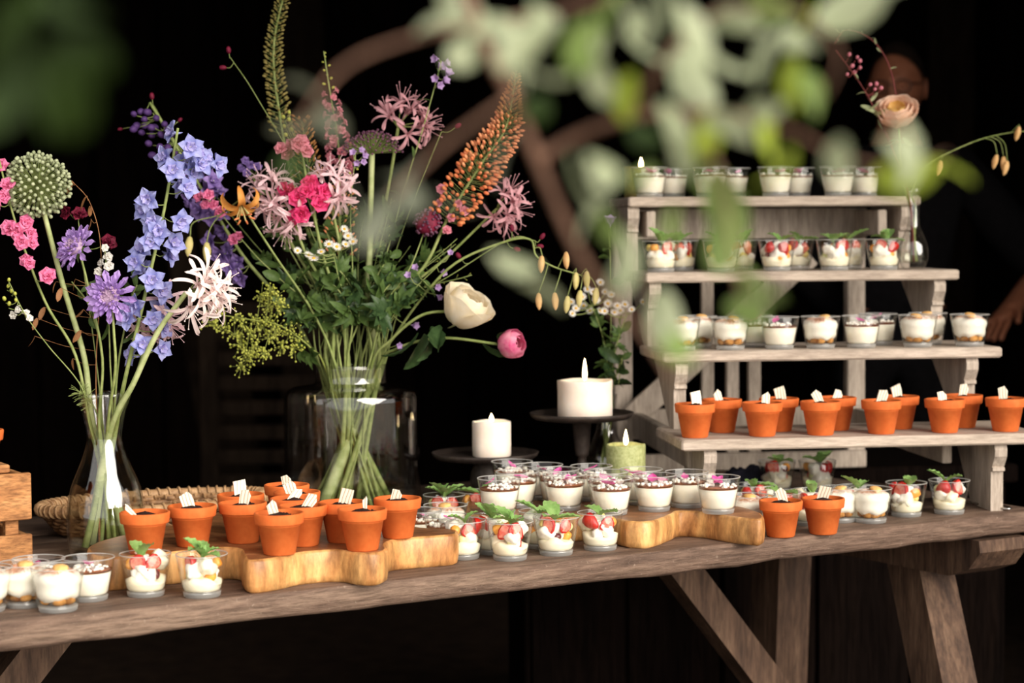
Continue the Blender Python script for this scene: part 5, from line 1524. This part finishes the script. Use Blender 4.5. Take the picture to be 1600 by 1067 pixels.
blooms(s, 'lilac_bell', [(651, 421), (681, 449), (703, 397), (596, 481), (621, 540), (645, 508), (690, 425), (640, 432), (605, 470), (684, 462)], (0.75, 1.0), (-0.02, 0.02))
# leafy filler
LF = [((545, 480, -0.05), (505, 440, -0.06), (475, 400, -0.06)), ((530, 500, -0.06), (480, 470, -0.07), (430, 430, -0.05)), ((560, 500, -0.07), (550, 450, -0.08), (520, 410, -0.07)), ((570, 490, -0.04), (590, 430, -0.05), (610, 400, -0.04)),
      ((590, 500, -0.06), (630, 470, -0.06), (660, 440, -0.05)), ((520, 510, -0.05), (470, 500, -0.06), (440, 470, -0.05)), ((540, 490, 0.04), (480, 400, 0.06), (420, 350, 0.06)), ((580, 490, 0.03), (640, 420, 0.05), (690, 390, 0.05)), ((560, 480, 0.02), (560, 400, 0.03), (570, 330, 0.03))]
LF += [((550, 500, -0.08), (530, 455, -0.09), (500, 430, -0.08)), ((575, 500, -0.07), (600, 455, -0.08), (625, 430, -0.07)), ((540, 495, 0.0), (460, 430, 0.02), (400, 400, 0.02)), ((575, 485, 0.0), (600, 390, 0.0), (620, 340, 0.0)), ((550, 480, 0.0), (520, 390, 0.0), (505, 350, 0.0))]
LL = ['leafy stem in the centre left of the jar bouquet', 'leafy stem bending left above the lady mantle', 'leafy stem right in the centre front of the bouquet', 'leafy stem below the purple umbel stalk', 'leafy stem leaning right towards the ivory rose', 'lowest leafy stem over the left jar rim', 'leafy stem at the back left behind the nerines', 'leafy stem at the back right under the foxtail lily', 'upright leafy stem behind the chamomile', 'short leafy stem in front of the chamomile stalks', 'short leafy stem front right below the bellflowers', 'leafy stem behind the lady mantle reaching to the violet delphinium', 'leafy stem rising right beside the umbel stalk', 'leafy stem between the nerines and the chamomile']
for i, (pts, lab) in enumerate(zip(LF, LL)):
    s = stem('leafy_stem', lab, 'foliage', 'jar', list(pts), 0.0018, 'stem', GJ)
    leaves(s, 0.46, 1.0, 22, ['leaf_small', 'leaf_lance', 'leaf_lobed', 'leaf_small', 'leaf_lobed_dark'], (0.6, 1.15), 0.75)
for x, y, d, k, kind in ((590, 490, (0.7, -0.6, 0.1), 1.3, 'leaf_lobed_dark'), (600, 486, (0.2, -0.9, 0.4), 1.2, 'leaf_lobed_dark'), (548, 490, (-0.1, -0.8, -0.5), 1.0, 'leaf_lobed')):
    put(s, kind, at(x, y, JAR.y - 0.09), d, k)
# grasses and thin stalks fanning out
GX = sorted(rnd.uniform(395, 760) for _ in range(13))
for i, x1 in enumerate(GX):
    y1 = rnd.uniform(255, 430) + abs(x1 - 560) * 0.25
    s = stem('grass_stalk', 'thin green grass stalk in the jar bouquet, %s from left' % ORD[i], 'grass', 'jar', [(552 + (x1 - 552) * 0.45, 480 - 0.15 * (520 - y1), rnd.uniform(-0.05, 0.05)), (x1, y1, rnd.uniform(-0.08, 0.06))], rnd.uniform(0.0007, 0.0014), 'stem', GJ)
    if i % 2 == 0:
        spray(s, 0.6, 1.0, 14, (0.012, 0.006), (0.0016, 0.0012), 'lime', 'seeds', 50 + i, longr=1.2, up=0.9)

# ---- round vase on the shelf
s = stem('peach_rose', 'peach rose with yellow heart above the top shelf', 'flower', 'rnd', [(1410, 280, 0.0), (1406, 215, 0.0), (1404, 196, 0.0)], 0.0018, 'stem', GR, 0.8)
put(s, 'peach_rose_head', at(1402, 193, RVS.y), (-0.15, -0.62, 0.78), 1.08, 0.2, 'rose_head')
for x, y, d in ((1412, 215, (0.5, -0.3, -0.8)), (1400, 220, (-0.4, -0.3, -0.8))):
    put(s, 'leaf_pale', at(x, y, RVS.y - 0.01), d, 0.45)
s = stem('berry_twig', 'red arching twig with small leaves over the peach rose', 'twig', 'rnd', [(1412, 285, 0.02), (1404, 180, 0.03), (1390, 105, 0.03), (1362, 62, 0.03), (1322, 46, 0.03), (1304, 68, 0.03)], 0.0016, 'stemred', GR, 0.4)
leaves(s, 0.55, 1.0, 9, ['leaf_pale'], (0.2, 0.32), 0.6)
s = stem('pink_berry_sprig', 'twig of pink berry blossoms left of the peach rose', 'twig', 'rnd', [(1408, 265, -0.01), (1380, 200, -0.01), (1350, 140, -0.01), (1306, 78, -0.01)], 0.0017, 'stemred', GR, 0.4)
blooms(s, 'dull_bobble', [(1326, 88), (1338, 92), (1330, 106), (1324, 118), (1336, 116), (1344, 98), (1342, 108), (1358, 134), (1366, 142), (1376, 140), (1370, 134)], (0.8, 1.1), (-0.01, 0.01), face=(0, -0.5, 0.6), mat='stemred')
leaves(s, 0.5, 0.9, 6, ['leaf_pale'], (0.3, 0.5), 0.7)
for x, y in ((1352, 172), (1366, 178), (1345, 165)):
    put(s, 'leaf_pale', at(x, y, RVS.y - 0.02), (0.7, -0.5, -0.1), 0.6)
s = stem('lily_bud_stem', 'stem of apricot lily buds reaching right past the shelf', 'flower', 'rnd', [(1424, 300, 0.0), (1450, 258, -0.01), (1520, 222, -0.01), (1580, 207, -0.01), (1625, 205, -0.01)], 0.0015, 'stem', GR, 0.5)
for x, y, q in ((1558, 252, 0), (1568, 255, 0), (1574, 262, 0), (1593, 208, 0), (1470, 262, 1)):
    p = at(x, y - 11, RVS.y - 0.01 + rnd.uniform(-0.01, 0.01))
    j = min(s.path[-22:], key=lambda u: (u - p - Vector((-0.02, 0, 0.02))).length)
    MB().tube([u - s.base for u in crom([j, (j + p) / 2 + Vector((0.006, 0, 0.008)), p], 4)], 0.0008, 4).build('bud_stalk', M_['stem'], s.t)
    put(s, 'apricot_lily_bud', p, (-0.25 if x != 1568 else 0, 0, -1), 0.95)

# ---- daisies behind the candle
s = stem('daisy_sprig', 'sprig of small white daisies behind the tall candle', 'flower', 'dai', [(950, 580, 0.0), (940, 520, 0.0), (925, 478, 0.0)], 0.0014, 'stem', GD)
blooms(s, 'daisy_head', [(892, 472), (900, 482), (912, 478), (922, 486), (932, 468), (946, 456), (938, 486), (950, 474), (955, 460), (918, 452), (910, 464), (938, 442), (928, 456), (894, 490)], (0.75, 0.95), (-0.02, 0.02), face=(0.05, -0.8, 0.5))
leaves(s, 0.5, 0.9, 10, ['leaf_small', 'leaf_lobed'], (0.6, 0.9))
s = stem('daisy_sprig', 'right hand daisy sprig before the shelf post', 'flower', 'dai', [(955, 590, 0.0), (966, 530, 0.0), (980, 490, 0.0)], 0.0014, 'stem', GD)
blooms(s, 'daisy_head', [(945, 486), (964, 478), (969, 486), (987, 484), (976, 476), (1004, 472), (960, 488)], (0.75, 0.95), (-0.02, 0.02), face=(0.05, -0.8, 0.5))
leaves(s, 0.45, 0.9, 10, ['leaf_small', 'leaf_lobed'], (0.6, 1.0))
s = stem('bellflower', 'single pale lilac bellflower beside the second shelf', 'flower', 'dai', [(953, 580, 0.01), (955, 460, 0.02), (952, 352, 0.02)], 0.0014, 'stem', GD)
put(s, 'pale_larkspur', s.end, (0.05, -0.25, 1), 1.35, name='bellflower_head')
leaves(s, 0.5, 0.95, 8, ['leaf_small'], (0.6, 0.9))
s = stem('pea_shoot', 'green leafy shoot hanging beside the wide white candle', 'foliage', 'dai', [(962, 590, -0.01), (972, 560, -0.02), (966, 602, -0.03)], 0.0012, 'stem', GD)
leaves(s, 0.4, 1.0, 10, ['leaf_small', 'leaf_dark'], (0.5, 0.8))

# ---------------------------------------------------------------- leafy branch hanging close to the lens
FB = 0.96
limb = [(690, -140, FB + 0.05), (745, 40, FB), (800, 150, FB), (845, 262, FB), (900, 385, FB), (962, 485, FB - 0.02)]
P = [at(x, y, Y) for x, y, Y in limb]
branch = thing('overhanging_branch', 'blurred leafy branch hanging across the top close to the viewer', 'branch', P[0])
def twig(pts, r0, r1, name='twig'):
    path = crom([at(x, y, Y) for x, y, Y in pts], 6)
    n = len(path)
    MB().tube([p - P[0] for p in path], [0.55 * (r0 + (r1 - r0) * i / (n - 1)) for i in range(n)], 7).build(name, M_['bark'], branch)
twig(limb, 0.0065, 0.0035, 'limb')
twig([(838, 250, FB), (905, 212, FB), (985, 184, FB - 0.02), (1070, 174, FB - 0.02), (1150, 180, FB - 0.02), (1240, 205, FB - 0.02)], 0.0050, 0.0018)
twig([(745, 40, FB), (860, 20, FB), (980, -10, FB)], 0.004, 0.002)
twig([(985, 184, FB - 0.02), (1040, 90, FB - 0.04), (1120, 20, FB - 0.04), (1240, 10, FB - 0.04)], 0.0035, 0.0015)
twig([(1070, 174, FB - 0.02), (1120, 260, FB - 0.05), (1140, 360, FB - 0.05), (1160, 470, FB - 0.05)], 0.0026, 0.0014)
twig([(1240, 205, FB - 0.02), (1330, 250, FB - 0.02), (1420, 262, FB - 0.02), (1480, 240, FB - 0.02)], 0.0018, 0.001)
twig([(745, 40, FB), (640, 60, FB - 0.05), (530, 110, FB - 0.08), (455, 220, FB - 0.1)], 0.003, 0.0012)
twig([(800, 150, FB), (690, 230, FB - 0.03), (600, 320, FB - 0.05), (560, 350, FB - 0.05)], 0.003, 0.0012)
twig([(962, 485, FB - 0.02), (1005, 520, FB - 0.03), (1050, 590, FB - 0.03)], 0.0032, 0.0014)
twig([(1240, 10, FB - 0.04), (1310, 80, FB - 0.04), (1290, 150, FB - 0.04)], 0.0018, 0.001)
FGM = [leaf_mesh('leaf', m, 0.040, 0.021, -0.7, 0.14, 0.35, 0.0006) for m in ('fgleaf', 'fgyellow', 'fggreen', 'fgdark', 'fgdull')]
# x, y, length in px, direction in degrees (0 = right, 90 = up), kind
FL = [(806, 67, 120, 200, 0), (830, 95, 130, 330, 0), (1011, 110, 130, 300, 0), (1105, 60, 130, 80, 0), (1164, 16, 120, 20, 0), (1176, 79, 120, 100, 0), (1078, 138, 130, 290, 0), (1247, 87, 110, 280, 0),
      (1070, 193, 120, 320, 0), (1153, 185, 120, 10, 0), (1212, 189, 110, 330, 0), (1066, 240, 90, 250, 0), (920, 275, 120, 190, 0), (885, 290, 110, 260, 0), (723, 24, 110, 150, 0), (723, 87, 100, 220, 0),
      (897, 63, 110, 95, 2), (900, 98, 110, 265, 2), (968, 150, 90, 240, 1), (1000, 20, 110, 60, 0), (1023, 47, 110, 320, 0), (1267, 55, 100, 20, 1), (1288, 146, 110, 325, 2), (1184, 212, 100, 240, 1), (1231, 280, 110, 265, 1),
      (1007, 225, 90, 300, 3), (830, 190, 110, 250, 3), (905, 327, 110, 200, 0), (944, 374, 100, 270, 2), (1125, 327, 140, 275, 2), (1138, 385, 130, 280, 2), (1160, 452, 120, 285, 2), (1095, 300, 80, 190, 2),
      (500, 128, 100, 110, 0), (482, 205, 100, 240, 0), (520, 195, 70, 300, 0), (452, 270, 90, 250, 3), (572, 315, 80, 70, 0), (592, 350, 100, 250, 0), (640, 285, 90, 250, 0), (555, 350, 70, 200, 3), (640, 320, 100, 285, 0),
      (770, 235, 100, 215, 0), (705, 335, 90, 200, 0), (850, 438, 90, 5, 0), (800, 425, 90, 190, 0), (1000, 412, 110, 60, 0), (1040, 500, 110, 280, 0), (1052, 560, 110, 250, 2), (1036, 340, 90, 120, 2), (960, 415, 100, 210, 0),
      (1410, 282, 120, 200, 1), (1440, 245, 120, 60, 0), (1478, 238, 110, 20, 1), (1325, 20, 130, 20, 0), (1400, 8, 120, 350, 0), (1300, 262, 100, 250, 0), (1180, 492, 100, 340, 2), (1420, 240, 80, 100, 0),
      (860, 12, 110, 60, 0), (930, 20, 110, 100, 2), (1060, 10, 110, 70, 0), (950, 70, 110, 320, 0), (1130, 120, 110, 300, 0), (860, 140, 100, 210, 0), (935, 130, 90, 280, 0), (770, 30, 100, 30, 0), (1210, 30, 120, 310, 2), (1225, 120, 100, 240, 1), (680, 20, 90, 160, 0), (1000, 290, 80, 240, 2), (1110, 215, 90, 270, 1)]
qf = random.Random(21)
for x, y, L, ang, kd in FL:
    Yd = FB - 0.02 + qf.uniform(-0.10, 0.06)
    p = at(x, y, Yd)
    a = math.radians(ang)
    d = CR * math.cos(a) + CU * math.sin(a) + Vector((0, qf.uniform(-0.5, 0.5), 0))
    d.normalize()
    k = (L / FPX * Yd) / 0.040 * 0.95
    p = p - d * (0.02 * k)
    if kd == 0 and x < 800 and y > 100: kd = 4  # left-hand leaves take the colour with shade painted in
    mk('leaf', FGM[kd], branch, T(p - P[0]) @ ori(d, qf.uniform(0, 6.28)) @ S(k))
# dim foliage at the upper left, very close
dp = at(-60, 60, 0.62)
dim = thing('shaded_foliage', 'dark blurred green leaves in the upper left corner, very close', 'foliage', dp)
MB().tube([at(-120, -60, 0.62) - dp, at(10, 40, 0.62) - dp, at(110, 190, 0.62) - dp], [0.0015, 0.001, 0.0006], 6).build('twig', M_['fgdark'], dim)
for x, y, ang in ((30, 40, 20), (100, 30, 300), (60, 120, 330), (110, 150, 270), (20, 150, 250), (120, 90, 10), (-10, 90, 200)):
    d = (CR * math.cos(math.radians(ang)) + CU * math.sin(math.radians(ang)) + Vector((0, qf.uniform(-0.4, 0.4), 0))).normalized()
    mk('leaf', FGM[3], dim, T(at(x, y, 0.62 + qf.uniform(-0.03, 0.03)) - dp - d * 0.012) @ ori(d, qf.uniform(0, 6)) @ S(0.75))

# ---------------------------------------------------------------- person in dark clothes behind the shelf
M_['skin'] = plain('skin', (150, 92, 66), (166, 106, 78), 30, 0.55, 0.35)
M_['hair'] = plain('dark_hair', (24, 16, 12), (40, 28, 20), 120, 0.6, 0.3, 0.5)
M_['cloth'] = plain('black_shirt_cloth', (14, 13, 14), (22, 20, 22), 60, 0.9, 0.1, 0.3)
M_['frame'] = plain('black_spectacle_frame', (10, 9, 9), (16, 14, 14), 60, 0.35, 0.5)
HX, HY = 1.135, 5.90
person = thing('person', 'person in dark clothes and glasses standing in the shadow behind the shelf', 'person', (HX, HY, 0))
def skin_mesh(name, verts, edges, radii, root=0, sub=2):
    me = bpy.data.meshes.new(name)
    me.from_pydata(verts, edges, [])
    ob = bpy.data.objects.new(name + '_tmp', me)
    col.objects.link(ob)
    ob.modifiers.new('skin', 'SKIN').use_smooth_shade = True
    for i, sv in enumerate(me.skin_vertices[0].data):
        r = radii[i]
        sv.radius = (r, r) if not isinstance(r, tuple) else r
        sv.use_root = (i == root)
    sb = ob.modifiers.new('sub', 'SUBSURF'); sb.levels = sub; sb.render_levels = sub
    dg = bpy.context.evaluated_depsgraph_get()
    dg.update()
    out = bpy.data.meshes.new_from_object(ob.evaluated_get(dg))
    bpy.data.objects.remove(ob, do_unlink=True)
    return out
V = []; Eg = []; Rr = []
def jv(p, r, par=None):
    V.append(p); Rr.append(r)
    if par is not None: Eg.append((par, len(V) - 1))
    return len(V) - 1
pel = jv((0, 0, 0.94), (0.15, 0.105))
wst = jv((0, 0, 1.10), (0.135, 0.10), pel)
chs = jv((0, 0, 1.34), (0.155, 0.11), wst)
nk0 = jv((0, 0, 1.48), (0.085, 0.075), chs)
nk1 = jv((0, -0.01, 1.56), 0.055, nk0)
jv((0, -0.015, 1.62), 0.055, nk1)
arms = []
for sg, el, wr in ((1, (0.44, -0.02, 1.12), (0.30, -0.18, 1.02)), (-1, (-0.28, 0.10, 1.15), (-0.10, 0.19, 1.0))):
    sh = jv((sg * 0.19, 0, 1.42), 0.062, chs)
    e = jv(el, 0.043, sh)
    m = jv(tuple(0.5 * (a + b) for a, b in zip(el, wr)), 0.040, e)
    w = jv(wr, 0.028, m)
    arms.append((w, wr, el))
    dirv = (Vector(wr) - Vector(el)).normalized()
    pm = jv(tuple(Vector(wr) + dirv * 0.06), (0.034, 0.018), w)
    side = dirv.cross(Vector((0, 0, 1))).normalized()
    for k in range(4):
        b = Vector(wr) + dirv * 0.085 + side * (k - 1.5) * 0.021
        f1 = jv(tuple(b), 0.0095, pm)
        f2 = jv(tuple(b + dirv * (0.034 - 0.004 * abs(k - 1)) + Vector((0, 0, -0.010))), 0.0085, f1)
        jv(tuple(b + dirv * (0.058 - 0.006 * abs(k - 1)) + Vector((0, 0, -0.028))), 0.0075, f2)
    th = jv(tuple(Vector(wr) + dirv * 0.035 + side * -0.042 * sg + Vector((0, 0, 0.004))), 0.011, w)
    jv(tuple(Vector(wr) + dirv * 0.075 + side * -0.056 * sg + Vector((0, 0, -0.006))), 0.0085, th)
for sg in (1, -1):
    hp = jv((sg * 0.10, 0, 0.88), 0.09, pel)
    kn = jv((sg * 0.11, -0.01, 0.50), 0.060, hp)
    an = jv((sg * 0.11, 0.02, 0.085), 0.042, kn)
    jv((sg * 0.12, -0.13, 0.035), (0.04, 0.034), an)
body_me = skin_mesh('body', V, Eg, Rr)
mb = MB()
mb.add([tuple(v.co) for v in body_me.vertices], [tuple(p.vertices) for p in body_me.polygons])
# head: turned a little to the left and down
HM = T(0, -0.03, 1.665) @ S(1.04) @ RZ(-0.35) @ RX(0.10)
nu, nv = 40, 30
vs = []; fs = []
def head_pt(a, ph, grow=1.0):
    x = math.sin(ph) * math.sin(a); y = -math.sin(ph) * math.cos(a); z = math.cos(ph)
    front = max(0.0, -y)
    X, Yy, Z = x * 0.076 * grow, y * 0.095 * grow, z * 0.118 * grow
    if z < -0.1:                           # jaw and chin
        k = (-z - 0.1) / 0.9
        X *= 1 - 0.34 * k; Yy *= 1 - 0.18 * k if y < 0 else 1 - 0.38 * k
    def g(x0, z0, sx, sz):
        return math.exp(-((x - x0) / sx) ** 2 - ((z - z0) / sz) ** 2) * (1 if y < 0 else 0)
    Yy -= 0.020 * g(0, -0.16, 0.13, 0.16) + 0.010 * g(0, 0.05, 0.10, 0.2) + 0.006 * g(0, 0.24, 0.6, 0.12)   # nose, bridge, brow
    Yy += 0.010 * (g(0.36, 0.05, 0.2, 0.11) + g(-0.36, 0.05, 0.2, 0.11))                                     # eye sockets
    Yy -= 0.006 * g(0, -0.47, 0.24, 0.07) + 0.008 * g(0, -0.82, 0.3, 0.15)                                    # lips, chin
    Yy += 0.004 * g(0, -0.58, 0.3, 0.05)
    return (X, Yy, Z)
for k in range(nv + 1):
    ph = PI * (0.004 + 0.992 * k / nv)
    for i in range(nu):
        vs.append(head_pt(2 * PI * i / nu, ph))
for k in range(nv):
    for i in range(nu):
        j = (i + 1) % nu
        fs.append((k * nu + i, k * nu + nu + i, k * nu + nu + j, k * nu + j))
mb.add(vs, fs, HM)
for sg in (1, -1):
    mb.ell((0, 0, 0), (0.008, 0.018, 0.032), 12, 8, HM @ T(sg * 0.076, 0.008, -0.006) @ RZ(sg * 0.35) @ RX(0.15))
mb.build('body', M_['skin'], person)
# hair cap
vs = []; fs = []
for k in range(15):
    ph = PI * (0.004 + 0.60 * k / 14)
    for i in range(nu):
        a = 2 * PI * i / nu
        fr = max(0.0, math.cos(a))
        p2_ = min(ph, PI * (0.60 - 0.36 * fr ** 0.6))
        q = head_pt(a, p2_, 1.06 + 0.02 * noise.noise(Vector((a * 3, ph * 4, 0))))
        vs.append((q[0], q[1], q[2] + 0.004))
for k in range(14):
    for i in range(nu):
        j = (i + 1) % nu
        fs.append((k * nu + i, k * nu + nu + i, k * nu + nu + j, k * nu + j))
MB().add(vs, fs, HM).build('hair', M_['hair'], person)
gl = MB()
for sg in (1, -1):
    c = Vector((sg * 0.031, -0.098, 0.006))
    gl.tube([HM @ (c + Vector((0.023 * math.cos(t_), 0.006 * abs(math.cos(t_)) * (1 if sg * math.cos(t_) > 0 else 0), 0.018 * math.sin(t_)))) for t_ in [2 * PI * i / 20 for i in range(21)]], 0.0018, 5, False)
    gl.tube([HM @ Vector((sg * 0.054, -0.092, 0.012)), HM @ Vector((sg * 0.074, -0.05, 0.012)), HM @ Vector((sg * 0.080, 0.008, 0.010))], 0.0018, 5)
gl.tube([HM @ Vector((-0.009, -0.104, 0.010)), HM @ Vector((0.009, -0.104, 0.010))], 0.0018, 5)
gl.build('glasses', M_['frame'], person)
eye = MB()
for sg in (1, -1):
    eye.ell((0, 0, 0), (0.012, 0.007, 0.007), 10, 6, HM @ T(sg * 0.029, -0.079, 0.005))
eye.build('eyelids', M_['skin'], person)
def garment(name, idx, grow, sub=2):
    mp = {o: n for n, o in enumerate(idx)}
    ed = [(mp[a], mp[b]) for a, b in Eg if a in mp and b in mp]
    rr = [tuple(x + grow for x in (Rr[o] if isinstance(Rr[o], tuple) else (Rr[o], Rr[o]))) for o in idx]
    me = skin_mesh(name, [V[o] for o in idx], ed, rr, 0, sub)
    me.materials.clear(); me.materials.append(M_['cloth'])
    me.polygons.foreach_set('use_smooth', [True] * len(me.polygons))
    return mk(name, me, person)
sh_idx = [pel, wst, chs, nk0]
for w, wr, el in arms:
    e_ = [a for a, b in Eg if b == [a2 for a2, b2 in Eg if b2 == w][0]][0]
    s_ = [a for a, b in Eg if b == e_][0]
    sh_idx += [s_, e_] + ([[a2 for a2, b2 in Eg if b2 == w][0], w] if wr[0] < 0 else [])
garment('shirt', sh_idx, 0.026)
leg_idx = [pel, wst] + [i for i in range(len(V)) if V[i][2] < 0.9 and i != pel]
garment('trousers', leg_idx, 0.012)
